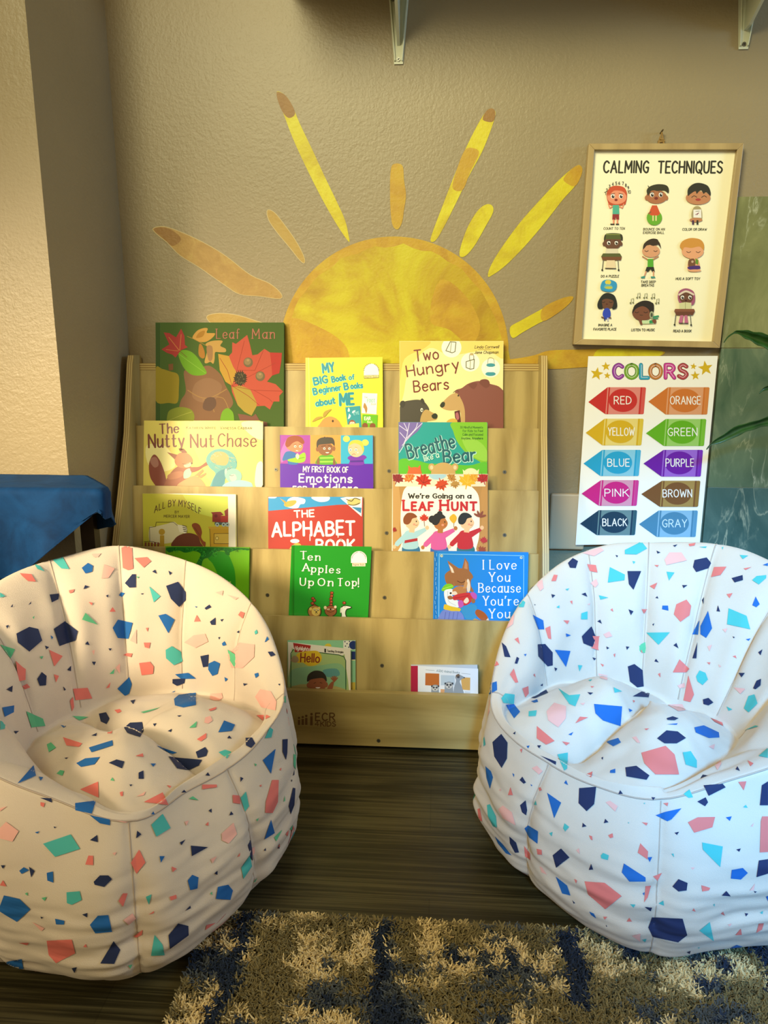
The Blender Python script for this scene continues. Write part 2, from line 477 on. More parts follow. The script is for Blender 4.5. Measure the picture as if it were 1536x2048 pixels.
        for i, ch in enumerate(t):
            if ch == ' ': continue
            kk = capsmall if (capsmall and ch.islower()) else 1
            st, gw = glyph(ch.upper() if kk != 1 else ch)
            j = rnd.uniform(-jit, jit)*cap
            for p, sm in st:
                q = []
                for (gx, gy) in p:
                    gx, gy = gx*kk, gy*kk
                    lx = (adv[i]+gx)*sx+gy*sy*slant; ly = gy*sy+j
                    f = lx/L
                    if arc: ly += arc*(1-(2*f-1)**2)
                    q.append((x0+dx*lx+dy*ly, y0+dy*lx-dx*ly))
                s.line(q, w, c, up=False, vw=vw)
                if serif and ch not in '!.,':
                    for e, (gx, gy) in ((0, p[0]), (-1, p[-1])):
                        o = p[1] if e == 0 else p[-2]
                        if sm or abs(o[0]-gx) > abs(o[1]-gy): continue
                        if min(abs(gy-v) for v in (0, 10, 6.4, -3.2)) > .3: continue
                        X, Y = q[e]; h = serif*cap
                        s.line([(X-dx*h, Y-dy*h), (X+dx*h, Y+dy*h)], (vw or w)*.8, c, up=False)
        return s
# ------------------------------------------------------------------ the setting
PX, PY = -0.740, -0.352            # wall return on the left: its right face and its front face
def solid(name, b, m):
    o = MB().box(*b, m).build(name); return tag(o, kind='structure')
solid('floor', (-2.2, 2.2, -3.4, 0.0, -0.05, 0.0), FLOOR)
solid('wall_back', (PX, 2.2, 0.0, 0.1, 0.0, 2.6), WALL)
solid('wall_left', (-2.2, PX, PY, 0.1, 0.0, 2.6), WALL)

# marble tiles on the right of the wall, with pale joints
TX = ypl(-0.03).at(1478, 395).x
mb = MB()
zt = [ypl(-0.01).at(1490, v).z for v in (393, 697, 976)]
zt += [zt[2]-(zt[1]-zt[2])]
GROUT = mat('B9BD92', 0.8)
mb.box(TX+0.002, 1.55, -0.007, 0.0, 0.0, zt[0]-0.001, GROUT)
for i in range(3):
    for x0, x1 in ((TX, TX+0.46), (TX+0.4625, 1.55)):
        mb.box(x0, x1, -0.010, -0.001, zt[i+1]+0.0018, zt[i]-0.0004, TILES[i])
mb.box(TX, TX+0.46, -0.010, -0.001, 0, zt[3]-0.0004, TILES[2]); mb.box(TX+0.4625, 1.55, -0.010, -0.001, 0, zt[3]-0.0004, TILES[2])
tag(mb.build('trim_1'), kind='structure')

# ------------------------------------------------------------------ sun wall decals
SUNP = ypl(0.0)
W_SUN = m_watercolor('watercolour_sun', [(0.30, (0.337, 0.180, 0.007)), (0.45, (0.454, 0.320, 0.007)), (0.56, (0.527, 0.455, 0.008)), (0.72, (0.586, 0.572, 0.026))], 5.0)
W_YEL = m_watercolor('watercolour_yellow', [(0.32, (0.476, 0.362, 0.007)), (0.52, (0.590, 0.514, 0.008)), (0.72, (0.640, 0.605, 0.022))], 14)
W_ORG = m_watercolor('watercolour_orange', [(0.32, (0.410, 0.223, 0.013)), (0.55, (0.492, 0.304, 0.015)), (0.75, (0.508, 0.374, 0.020))], 16)
W_PCH = m_watercolor('watercolour_peach', [(0.3, (0.344, 0.202, 0.050)), (0.55, (0.410, 0.251, 0.065)), (0.75, (0.459, 0.322, 0.085))], 30)
W_RST = m_watercolor('watercolour_rust', [(0.3, (0.249, 0.122, 0.025)), (0.7, (0.302, 0.156, 0.030))], 30)
W_TAN = m_watercolor('watercolour_tan', [(0.3, (0.410, 0.260, 0.055)), (0.7, (0.454, 0.312, 0.075))], 20)
RIMW = mat('CDBB84', 0.5)
DEC = 0.0006
def decal(name, pts, m, label, cat, tip=None, tipm=None, rim=False, group=None, extra=None, n=4):
    global DEC; DEC += 0.00007
    mb = MB(); a = Art(mb, SUNP, base=DEC)
    out = crom(pairs(pts), n, True)
    if rim:
        cx = sum(p[0] for p in out)/len(out); cy = sum(p[1] for p in out)/len(out)
        big = []
        for i, p in enumerate(out):
            q, r = out[i-1], out[(i+1) % len(out)]
            d = hypot(r[0]-q[0], r[1]-q[1]) or 1
            nx, ny = (r[1]-q[1])/d, -(r[0]-q[0])/d
            if nx*(p[0]-cx)+ny*(p[1]-cy) < 0: nx, ny = -nx, -ny
            big.append((p[0]+nx*1.2, p[1]+ny*1.2))
        a.poly(big, RIMW)
    a.poly(out, m)
    if tip: a.blob(tip, tipm or W_RST)
    if extra: extra(a)
    o = mb.build(name)
    return tag(o, label, cat, group)
GR = 'sun ray wall decals'
def sun_extra(a):
    a.up()
    pts = [(788+229*cos(radians(t)), 702+229*sin(radians(t))) for t in range(-180, 1, 5)]
    ins = [(788+(219-8*abs(sin(t*3.1)))*cos(radians(t)), 703+(217-9*abs(sin(t*1.7)))*sin(radians(t))) for t in range(0, -181, -5)]
    a.poly(pts+ins, W_ORG)
    a.blob('575 640 640 655 690 690 695 730 640 738 572 730', W_ORG)
    a.blob('880 560 930 590 960 650 940 690 900 660 860 640', W_ORG)
pts = [(788+229*cos(radians(t)), 702+229*sin(radians(t))) for t in range(-180, 1, 6)]
decal('sun_decal', pts+[(1010, 735), (900, 742), (700, 742), (565, 735)], W_SUN,
      'large half-round yellow watercolour sun decal on the wall above the bookshelf', 'wall decal', extra=sun_extra, n=2)
decal('sun_ray_decal', '554 183 570 190 584 210 600 248 625 300 648 350 672 400 690 440 697 470 699 484 690 474 668 440 640 390 610 330 585 275 566 225 556 202', W_YEL,
      'longest yellow sun ray, pointing up left, with a rust brown tip', 'wall decal',
      tip='554 184 570 190 584 210 590 228 578 236 566 225 556 202', tipm=W_RST, group=GR)
decal('sun_ray_decal', '980 217 989 220 990 234 978 270 962 308 938 352 915 400 890 450 872 480 861 482 866 462 885 412 905 360 930 300 955 250 970 226', W_YEL,
      'long steep yellow sun ray pointing up right, with an orange band across it', 'wall decal',
      tip='980 217 989 220 990 234 984 244 966 240 970 226', tipm=W_RST, group=GR,
      extra=lambda a: a.blob('930 300 945 296 958 306 940 345 925 380 905 375 915 335', W_ORG))
decal('sun_ray_decal', '1150 333 1162 332 1164 346 1150 372 1125 400 1090 445 1050 492 1010 532 985 550 976 553 980 535 1000 500 1040 445 1080 400 1118 360', W_YEL,
      'long broad yellow sun ray with an orange tip almost touching the framed poster', 'wall decal',
      tip='1150 333 1162 332 1164 346 1150 372 1128 362 1132 350', tipm=W_ORG, group=GR)
decal('sun_ray_decal', '785 330 797 327 806 334 808 360 812 390 808 420 804 445 795 459 785 450 781 420 780 380 781 345', W_ORG,
      'short upright orange sun ray straight above the sun disc', 'wall decal', group=GR)
decal('sun_ray_decal', '972 409 984 411 986 425 970 455 950 490 932 511 920 513 921 495 935 455 955 422', W_YEL,
      'short plump bright yellow sun ray between two long rays', 'wall decal', group=GR)
decal('sun_ray_decal', '535 421 548 425 565 445 590 480 606 510 609 525 600 520 580 495 555 465 538 440', W_TAN,
      'short thin peach sun ray on the left between two long rays', 'wall decal', rim=True, group=GR)
decal('sun_ray_decal', '307 457 330 454 370 468 415 490 455 515 500 550 540 568 562 588 558 597 520 592 480 588 450 570 400 535 360 510 335 485 312 466', W_PCH,
      'long broad dusty peach sun ray with a white edge, above the leaf-covered book', 'wall decal',
      tip='309 457 330 455 352 466 362 480 345 492 330 480 313 466', tipm=W_RST, rim=True, group=GR)
decal('sun_ray_decal', '415 632 440 627 475 631 505 640 530 650 500 660 440 655 420 644', W_TAN,
      'small pale yellow sun ray peeking over the top of the leaf-covered book', 'wall decal', rim=True, group=GR)
decal('sun_ray_decal', '1020 655 1040 642 1080 620 1120 598 1146 593 1138 608 1110 630 1075 648 1045 665 1025 676', W_YEL,
      'short yellow and orange sun ray low on the right, left of the framed poster bottom', 'wall decal',
      tip='1085 617 1120 598 1146 593 1138 608 1110 630 1085 642', tipm=W_ORG, group=GR)
decal('sun_ray_decal', '1000 722 1040 716 1070 710 1100 701 1160 699 1240 697 1310 700 1330 706 1300 720 1240 730 1160 735 1110 738 1060 736 1010 734', W_ORG,
      'long flat orange sun ray running right behind the bookshelf corner and crayon chart', 'wall decal',
      extra=lambda a: a.blob('1195 700 1250 698 1310 701 1326 706 1300 719 1240 729 1190 732', W_YEL), group=GR)

# ------------------------------------------------------------------ shelf up on its brackets (only the brackets reach into the frame)
WHITE = mat('D9DCB8', 0.42)
STEEL = mat('8C8C7C', 0.3, Metallic=1.0)
DARK = mat('2A2A20', 0.5)
zs = ypl(-0.03).at(797, 0).z+0.035
t = empty('wall_shelf', (0.42, -0.0, zs), 'white board shelf above the picture, resting on two metal brackets', 'shelf')
MB().box(-0.33, 1.15, -0.33, -0.001, zs, zs+0.02, WHITE).build('board', t, 0.002)
def bracket(uc, vb, label):
    p = ypl(-0.004).at(uc, vb); x, z0 = p.x, p.z
    b = empty('shelf_bracket', (x, 0, z0), label, 'bracket', 'brackets under the high shelf')
    f = MB(); w0, w1 = 0.0095, 0.023
    H = zs-z0
    f.prism([(x-w0, -0.0005, z0), (x+w0, -0.0005, z0), (x+w1, -0.0005, zs-.001), (x-w1, -0.0005, zs-.001)], (0, -0.003, 0), WHITE)
    for sg in (-1, 1):
        q = [(x+sg*w0, -0.003, z0+.004), (x+sg*w1, -0.003, zs-.001), (x+sg*w1*.95, -0.016, zs-.001), (x+sg*w0*.9, -0.008, z0+.006)]
        f.prism(q, (-sg*0.0022, 0, 0), WHITE)
    f.build('wall_plate', b, 0.0006, True)
    r = MB()
    r.prism([(x-.003, -0.003, z0+.035), (x-.003, -0.003, zs-.001), (x-.003, -0.24, zs-.001), (x-.003, -0.235, zs-.012), (x-.003, -0.03, zs-.10)], (.006, 0, 0), WHITE)
    r.prism([(x-.012, -0.003, zs-.004), (x+.012, -0.003, zs-.004), (x+.010, -0.25, zs-.004), (x-.010, -0.25, zs-.004)], (0, 0, .0035), WHITE)
    r.build('support_arm', b, 0.0008, True)
    for dx, dz in ((0, .009), (-.012, .125)):
        s = MB(); zc = z0+dz
        s.prism([(x+dx+.0042*cos(a*pi/6), -.0036, zc+.0042*sin(a*pi/6)) for a in range(12)], (0, -.0022, 0), STEEL)
        for k in (.6, 2.17):
            c, q = cos(k), sin(k)
            s.prism([(x+dx+.0034*c-.0006*q, -.0059, zc+.0034*q+.0006*c), (x+dx+.0034*c+.0006*q, -.0059, zc+.0034*q-.0006*c),
                     (x+dx-.0034*c+.0006*q, -.0059, zc-.0034*q-.0006*c), (x+dx-.0034*c-.0006*q, -.0059, zc-.0034*q+.0006*c)], (0, -.0002, 0), DARK)
        s.build('screw', b, 0, True)
bracket(797, 128, 'white tapered shelf bracket at the top above the sun decal')
bracket(1487, 98, 'white tapered shelf bracket at the top right corner above the framed poster')

# ------------------------------------------------------------------ the book display shelf
S = 0.15
BX0, BX1, TH = -0.724, 0.247, 0.0145
ROWT = []                                # (y of the front face, z) of each panel's top edge
for yy, v in ((-0.069, 855), (-0.116, 978), (-0.163, 1103), (-0.210, 1238), (-0.262, 1388)):
    ROWT.append((yy, ypl(yy).at(800, v).z))
def panel_plane(i, off=0.0):
    """front plane of what stands behind slot i (0 = the back panel), moved out by off"""
    y, z = (-0.020, 0.85) if i == 0 else ROWT[i-1]
    n = Vector((0, -1, S)).normalized()
    return Plane(Vector((0, y, z))+n*off, n)
shelf = empty('book_display_shelf', (0.5*(BX0+BX1), -0.15, 0.0),
              'pale birch plywood display bookshelf with five stepped rows of face-out picture books', 'bookshelf')
prof = [(0.875, -0.052), (0.855, -0.062), (0.70, -0.108), (0.60, -0.152), (0.46, -0.217), (0.25, -0.290), (0.10, -0.302), (0.0, -0.302),
        (0.0, -0.262), (0.04, -0.245), (0.06, -0.20), (0.06, -0.085), (0.04, -0.055), (0.0, -0.04), (0.0, -0.004), (0.86, -0.004), (0.875, -0.012)]
for x in (BX0, BX1-TH):
    mb = MB(); n = len(prof)
    vs = [(x, y, z) for z, y in prof]+[(x+TH, y, z) for z, y in prof]
    tr = tessellate_polygon([[Vector((0, y, z)) for z, y in prof]])
    mb.add(vs, [tuple(q) for q in tr]+[tuple(i+n for i in reversed(q)) for q in tr], BIRCH)
    for i in range(n):
        j = (i+1) % n
        mb.add([vs[i], vs[j], vs[j+n], vs[i+n]], [(0, 1, 2, 3)], PLY, [[(0, 0), (0, 1), (1, 1), (1, 0)]])
    mb.build('side_panel', shelf, 0.0015, True)
xi0, xi1 = BX0+TH, BX1-TH
def slat(name, y0, z0, y1, z1, th, face, x0=xi0, x1=xi1):
    """panel whose front face runs from (y0,z0) up to (y1,z1)"""
    d = Vector((0, y1-y0, z1-z0)).normalized(); nb = Vector((0, d.z, -d.y))*th
    mb = MB()
    F = [Vector((x0, y0, z0)), Vector((x1, y0, z0)), Vector((x1, y1, z1)), Vector((x0, y1, z1))]
    B = [p+nb for p in F]
    mb.add(F+B, [(0, 1, 2, 3), (7, 6, 5, 4)], face)
    V = F+B
    for a, b, c, e in ((3, 2, 6, 7), (1, 0, 4, 5), (0, 3, 7, 4), (2, 1, 5, 6)):
        mb.add([V[a], V[b], V[c], V[e]], [(0, 1, 2, 3)], PLY, [[(0, 0), (0, 1), (1, 1), (1, 0)]])
    return mb, mb.build(name, shelf, 0.0012, True)
zb = ROWT[0][1]-0.14
slat('back_panel', -0.020-S*(0.85-zb), zb, -0.020, 0.845, 0.008, BIRCH)
zr0, zr1 = ypl(-0.022).at(700, 741).z, ypl(-0.022).at(700, 727).z
mb = MB()
V = [(xi0, -.0215, zr0), (xi1, -.0215, zr0), (xi1, -.0215, zr1), (xi0, -.0215, zr1)]
mb.add(V+[(x, -.004, z) for x, y, z in V], [(7, 6, 5, 4), (3, 2, 6, 7), (1, 0, 4, 5), (0, 3, 7, 4), (2, 1, 5, 6)], BIRCHX)
mb.add(V, [(0, 1, 2, 3)], PLY, [[(0, 0), (0, 1), (1, 1), (1, 0)]])
mb.build('top_rail', shelf, 0.001, True)
for i, (y, z) in enumerate(ROWT[:4]):
    zl = z-0.165
    slat('book_stop', y-S*(z-zl), zl, y, z, 0.010, BIRCH)
# bottom front board with the burnt-in mark
y5, z5 = ROWT[4]; zf = ypl(y5).at(770, 1493).z
mbf = MB()
mbf.box(xi0, xi1, y5, y5+0.014, zf, z5, BIRCHX)
MARK = mat('6A4A20', 0.6)
a = Art(mbf, ypl(y5), 500, 1060, 2.56, 0.6)
for k, (x, h) in enumerate(((251, 962), (270, 958), (288, 952), (315, 943))):
    a.ell(x, h, 5.5+k*.4, 5.5+k*.4, MARK)
    if k < 3: a.rect(x-6, h+10, x+6, 998, MARK)
a.rect(308, 953, 321, 1000, MARK)
a.text('ECR', 336, 976, 434, 976, 38, MARK, 6.5, sp=3)
a.text('4', 333, 1003, 352, 1003, 22, MARK, 3.5)
a.text('KIDS', 362, 1005, 438, 1005, 24, MARK, 4.5)
mbf.build('front_board', shelf, 0.0)
# the ledges the books stand on
for i, (y, z) in enumerate(ROWT):
    yb = (-0.020 if i == 0 else ROWT[i-1][0])-S*((0.85 if i == 0 else ROWT[i-1][1])-(z-0.055))
    if i < 4: yb -= 0.0
    MB().box(xi0, xi1, y+0.004 if i == 4 else y+0.0015-S*0.055+0.010, yb-0.0005, z-(0.065 if i < 4 else 0.032), z-(0.055 if i < 4 else 0.022), BIRCHX).build('ledge', shelf)
for i, u, v in ((1, 552, 939), (1, 778, 942), (1, 1009, 944), (2, 773, 1066), (2, 1009, 1070), (3, 535, 1190), (3, 769, 1195), (4, 764, 1331), (5, 757, 1481)):
    pl = ypl(y5) if i == 5 else panel_plane(i)
    c = pl.at(u, v); n = pl.n; ex = Vector((1, 0, 0)); ey = n.cross(ex)
    mb = MB()
    mb.prism([c+(ex*cos(k*pi/6)+ey*sin(k*pi/6))*0.0042+n*.0001 for k in range(12)], n*0.0012, STEEL)
    mb.prism([c+(ex*cos(k*pi/3)+ey*sin(k*pi/3))*0.0019+n*.0013 for k in range(6)], n*0.0002, DARK)
    mb.build('screw', shelf, 0, True)
# ------------------------------------------------------------------ picture books
BG = 'picture books on the display shelf'
def book(slot, TL, TR, BL, th, color, label, art, zoom, rough=0.4, hard=True, gap=0.0012, spine=None, pages='EFE6CF', hinge=0.0, shift=0.0, name='picture_book', clipb=True, k=0.86):
    pl = panel_plane(slot, gap+th)
    zl = (ROWT[slot][1]-(0.055 if slot < 4 else 0.022))+0.0012
    tl, tr = pl.at(*TL), pl.at(*TR)
    bl = pl.at(*BL)
    d = (bl-tl).normalized()
    e = (tr-tl)
    def down(p): return p+d*((p.z-zl)/(-d.z))
    BLp = down(tl); BRp = down(tr)
    zm = min(BLp.z, BRp.z)
    n = pl.n
    root = empty(name, ((BLp+BRp)/2), label, 'book', BG)
    ct = 0.0022 if hard else 0.0006
    ex = e.normalized()
    ins = 0.0025 if hard else 0.0
    mb = MB()
    cm = mat(color, rough, k); sm = mat(spine, rough, k) if spine else cm
    F = [BLp, BRp, tr, tl]
    mb.hexa(F, [p-n*ct for p in F], cm)
    Bk = [p-n*(th-ct) for p in F]
    mb.hexa(Bk, [p-n*ct for p in Bk], cm)
    sp = [BLp-n*ct, BLp+ex*ct-n*ct, tl+ex*ct-n*ct, tl-n*ct]
    mb.hexa(sp, [p-n*(th-2*ct) for p in sp], sm)
    a = Art(mb, pl, *zoom, rough=rough, k=k)
    if clipb:
        xs = [(q[0]-zoom[0])*zoom[2] for q in (TL, TR)]; ys = (min(TL[1], TR[1])-zoom[1])*zoom[2]
        a.clip = (xs[0]+2, ys+2, xs[1]-2, 1e5)
        a.clip = (a.clip[0], a.clip[1], a.clip[2], (BL[1]+25-zoom[1])*zoom[2])
    art(a)
    mb.build('cover', root)
    pg = MB()
    up_ = (tl-BLp).normalized()
    P = [BLp+ex*ct+up_*ins-n*ct, BRp-ex*ins+up_*ins-n*ct, tr-ex*ins-up_*ins-n*ct, tl+ex*ct-up_*ins-n*ct]
    pg.hexa([p-n*.0001 for p in P], [p-n*(th-2*ct-.0001) for p in P], mat(pages, 0.7))
    pg.build('pages', root)
    return root

# --- row one
def art_leaf(a):
    R, O, Y = 'C9483A', 'D8842E', 'C9A63A'
    a.poly('60 60 110 60 110 1200 60 1200', '3A5A1E')
    a.line('110 60 110 1200', 3, '5A7A34')
    a.blob('60 540 130 545 210 570 300 610 305 760 290 900 200 905 60 880', 'A89420')
    a.poly('195 495 245 488 245 555 200 565', '8A5A30')
    a.blob('360 570 470 560 600 510 680 540 760 620 800 720 850 810 880 900 850 960 780 1010 740 1100 460 1150 300 1130 320 900 380 780', '8F6846')
    a.blob('480 700 620 640 760 720 700 860 560 900 450 840', '9A7452')
    a.line('400 770 520 840 640 850 810 760', 9, 'B08A50', True)
    a.line('560 870 640 900 680 1000', 7, 'B08A50', True); a.line('700 840 780 860 830 960', 7, 'B08A50', True)
    a.blob('590 860 680 850 700 930 640 990 560 960', '6E5240')
    a.blob('190 1010 260 960 350 950 440 980 470 1060 420 1150 200 1150', '8E9A2C')
    a.line('200 1090 320 1040 440 1000', 5, 'B8BE50')
    a.blob('300 385 350 345 430 360 500 420 560 510 600 590 520 615 430 600 350 520', '74B01E')
    a.line('310 390 420 470 590 590', 4, '9CCB4A')
    a.poly('145 158 205 165 275 210 330 118 365 195 370 290 400 315 330 345 270 425 240 395 180 375 122 338 205 285', 'B93A34')
    a.line('310 350 200 210', 7, 'D88A48'); a.line('315 350 330 180', 7, 'D88A48'); a.line('300 355 170 340', 5, 'D88A48'); a.line('310 350 390 420', 5, '7A4A28')
    a.line('395 200 460 225 600 300', 6, 'B08A3A')
    a.blob('450 210 500 140 570 112 612 118 600 160 640 165 690 170 660 215 600 255 540 260 490 240', 'D2A24A')
    a.blob('490 215 520 160 580 140 560 200', 'B5832A')
    a.blob('520 290 545 285 575 350 580 420 550 432 515 390', 'B9802E')
    a.blob('590 280 650 250 740 242 770 255 745 300 800 330 800 365 740 368 690 370 685 440 670 490 640 470 600 485 578 470 600 380 610 320', 'CDA455')
    a.blob('600 310 660 310 660 440 620 450', 'A88050')
    a.poly('722 385 835 408 870 370 872 262 910 280 1030 185 1060 290 1085 400 1140 390 1212 332 1270 370 1398 375 1390 470 1370 590 1295 615 1240 680 1330 705 1410 785 1370 830 1372 890 1310 890 1270 975 1215 935 1130 940 1075 1040 1000 1000 930 930 870 790 860 720 800 680 740 560', 'CE5A42')
    a.poly('722 385 835 408 880 520 930 600 870 720 800 680 740 560', 'CFA23C')
    a.poly('870 740 950 720 1060 760 1130 900 1130 940 1075 1040 1000 1000 930 930', 'B9A040')
    a.poly('1270 370 1398 375 1390 470 1370 590 1295 615 1285 480', 'C23A30')
    for q in ('870 725 920 560 1000 250', '870 725 1060 620 1330 480', '870 725 1100 770 1400 780', '870 725 1040 830 1160 930', '870 725 820 560 740 430', '920 560 1110 560 1200 350', '1100 770 1260 860 1300 900'):
        a.line(q, 5, 'A8402C')
    for x, y in ((1040, 475), (1168, 622)):
        a.ell(x, y, 50, 52, '7A6A48'); a.ell(x-6, y-8, 36, 36, '9A8458'); a.ell(x-2, y-22, 14, 12, 'B89A68')
    rnd = random.Random(3)
    pts = []
    for i in range(44):
        r = 78 if i % 2 else 58
        r += rnd.uniform(-8, 8); t = 2*pi*i/44; pts.append((958+r*cos(t), 645+r*1.1*sin(t)))
    a.poly(pts, '3E3A24')
    for i in range(26): a.ell(958+rnd.uniform(-48, 48), 645+rnd.uniform(-52, 52), 7, 7, '6A6240', n=8)
    a.blob('750 1150 760 1010 820 960 875 1000 890 1060 880 1150', '7DB42A')
    a.poly('930 1020 1010 1030 1080 1050 1120 1020 1160 1090 1240 1110 1250 1180 980 1180', '8A5A48')
    a.text('Leaf', 705, 222, 948, 222, 100, 'C07A62', 11, serif=.12, sp=3.4, vw=7)
    a.text('Man', 1085, 222, 1318, 222, 100, 'C07A62', 11, serif=.12, sp=4, vw=7)
book(0, (311, 645), (568, 645), (313, 852), 0.011, '4C6A24', 'large green landscape book covered in autumn leaves, back row left', art_leaf, (300, 635, 5.297), k=0.66, rough=0.8, spine='2E4A18')

def art_big(a):
    T, LT = '1E93A4', '5BE0EC'
    a.rect(90, 90, 150, 1600, 'F4E35A'); a.line('150 90 175 1600', 6, 'FFF9A8')
    a.line('120 110 150 1600', 5, 'D8C23A')
    def tx(t, x0, y0, x1, y1, cap, w, **k):
        a.text(t, x0-4, y0+4, x1-4, y1+4, cap, LT, w+8, **k); a.text(t, x0, y0, x1, y1, cap, T, w, **k)
    tx('MY', 400, 345, 590, 318, 150, 30)
    tx('BIG', 250, 552, 475, 508, 118, 27); tx('Book', 555, 505, 780, 462, 92, 22); tx('of', 842, 462, 930, 452, 78, 15)
    tx('B', 240, 720, 300, 708, 104, 24); tx('eginner', 335, 690, 700, 640, 100, 17); tx('B', 765, 634, 830, 622, 108, 24); tx('ooks', 872, 615, 1070, 600, 90, 18)
    tx('about', 280, 915, 600, 862, 100, 22); tx('ME', 690, 895, 915, 880, 185, 40)
    a.ell(1218, 320, 128, 128, 'FFFFFF', a0=180, a1=360); a.rect(1090, 318, 1346, 400, 'FFFFFF')
    a.line('1097 392 1342 385 1342 430 1097 440', 6, '6A6430', closed=True); a.poly('1100 395 1338 389 1338 427 1100 436', 'FFF0A0')
    a.text('Beginner Books', 1112, 428, 1325, 420, 26, '7A6A40', 4)
    for k in range(15):
        t = radians(184+k*12.6)
        if 265 < 184+k*12.6 < 285: continue
        a.line([(1218+118*cos(t), 312+118*sin(t)), (1218+134*cos(t), 312+134*sin(t))], 8, '3A3A30')
    # small pictures of other covers
    a.poly('1065 690 1320 700 1305 1055 1050 1035', 'FFFFFF'); a.text('FOOT', 1150, 850, 1280, 850, 56, '8FD0B4', 10); a.text('The', 1100, 780, 1150, 776, 30, 'A0B0A0', 5); a.text('Book', 1215, 895, 1295, 895, 32, 'B8C4B4', 6)
    a.blob('1100 860 1130 900 1150 960 1130 1040 1100 960 1080 930', 'B98A4A')
    a.poly('772 935 1025 910 1050 1280 820 1300', '2F9DA8'); a.text('EYE', 920, 1065, 1010, 1050, 45, 'A8E4E0', 7); a.blob('830 940 850 980 840 1010 815 1000', 'E8FFFF'); a.blob('900 1000 945 985 930 1020 890 1035', 'D8F8F0'); a.poly('840 1040 870 1080 850 1120 815 1140', 'E8FFFF')
    a.ell(890, 1220, 60, 70, '9A5A34'); a.ell(890, 1235, 50, 55, 'F0C0A0'); a.ell(870, 1200, 14, 16, 'FFFFFF'); a.ell(915, 1200, 14, 16, 'FFFFFF'); a.ell(872, 1204, 6, 8, '202020'); a.ell(917, 1204, 6, 8, '202020')
    a.poly('1065 1055 1328 1065 1315 1330 1050 1330', '6BBF1E'); a.text('EAR', 1100, 1150, 1200, 1150, 52, 'F0FFE0', 12); a.text('Book', 1150, 1200, 1235, 1200, 34, 'D8F0B0', 7)
    a.ell(1110, 1250, 50, 50, '8A5030'); a.ell(1240, 1255, 52, 50, '8A5030')
    a.poly('770 1240 1005 1205 1010 1330 770 1330', 'E8EC60')
    # plain tan furry animal head, no known character
    a.blob('300 1330 350 1200 420 1120 520 1090 620 1130 690 1220 700 1330', 'D79A50')
    a.blob('205 1185 270 1110 360 1090 390 1110 300 1150', 'B89A3C')
    a.blob('390 1060 430 1000 540 965 480 1030 410 1110', 'B89A3C')
    a.ell(560, 1170, 17, 22, '3A2A18')
book(0, (611, 716), (765, 714), (613, 853), 0.010, 'F6E83C', 'bright yellow hardcover book with turquoise hand lettering, back row middle', art_big, (600, 705, 8.533), rough=0.3)

def art_bears(a):
    BR, BL = '7A2A22', '4A463A'
    a.blob('160 180 700 175 1050 180 1050 330 900 260 600 300 420 240 250 420 200 640 165 700', 'F6DE72')
    a.blob('170 178 420 178 380 240 210 330 168 520', 'F0C850')
    for x, y, r in ((610, 235, 85), (770, 360, 80), (945, 410, 80)): a.ell(x, y, r, r, 'FFFFE8')
    for pts in ('600 185 648 190 640 270 615 280 562 262', '735 355 805 335 800 415 770 420 735 405'):
        a.line(pts, 7, '6A6A4A', closed=True)
    a.line('610 190 600 270', 5, '8A8A60'); a.line('772 340 768 415', 5, '8A8A60'); a.line('765 345 765 300 785 290 800 310 798 340', 5, '6A6A4A', True)
    a.ell(782, 292, 17, 10, 'C8B070')
    a.ell(945, 385, 38, 16, '3E9DA8'); a.ell(943, 460, 44, 18, '3E9DA8'); a.line('918 375 925 330 948 322 970 335 975 375', 4, '8A8A70', True); a.poly('912 400 978 400 980 445 905 445', 'FFFFF4')
    a.text('Two', 300, 350, 500, 330, 92, BR, 12, jit=.03)
    a.text('Hungry', 235, 485, 675, 420, 92, BR, 12, jit=.03); a.text('Bears', 292, 615, 585, 590, 92, BR, 12, jit=.03)
    a.text('Linda Cornwell', 808, 242, 1012, 240, 24, '3A2A18', 3.4, slant=.25); a.text('Jane Chapman', 805, 288, 1008, 286, 24, '3A2A18', 3.4, slant=.25); a.line('835 253 950 252', 2, '8A7A50')
    a.blob('640 620 700 580 760 540 850 520 940 545 1030 580 1100 700 1100 920 640 920 720 800', '8A5145')
    a.blob('850 540 860 512 900 505 930 520 935 560 900 580', '7A4438'); a.blob('755 555 790 535 830 545 800 590', '7A4438')
    a.blob('510 730 540 695 600 640 655 625 690 670 715 730 725 800 720 900 680 900 690 800 660 770 600 772 545 760', 'C8A468')
    a.poly('635 780 680 770 690 870 660 880 640 830', '5A2228'); a.blob('645 800 665 790 675 840 655 850', 'B86A70')
    a.blob('512 730 530 700 553 705 550 735 528 748', '2C3426'); a.ell(668, 645, 6, 9, '20180F'); a.line('625 620 650 600 672 612', 4, '4A2A20', True)
    a.blob('160 800 170 740 200 700 260 685 330 680 380 700 420 760 400 800 360 830 350 920 160 920', BL)
    a.blob('168 725 178 695 205 690 215 720 195 750', '3A372E'); a.blob('345 690 360 668 378 690 378 725', '3A372E')
    a.blob('345 840 370 780 400 765 440 785 488 815 480 850 430 860 400 868 380 920 345 920', 'C0A05E')
    a.blob('440 815 470 795 492 815 480 842 452 840', '23301F'); a.ell(356, 768, 11, 17, 'F0F0D8'); a.ell(358, 770, 5, 8, '20180F')
    a.blob('570 865 620 840 660 860 640 920 570 920', 'DDB24A')
book(0, (799, 682), (1007, 682), (799, 850), 0.008, 'F9EFA6', 'pale yellow book with two brown bears and lanterns, back row right', art_bears, (760, 640, 4.266), hard=False, rough=0.35)

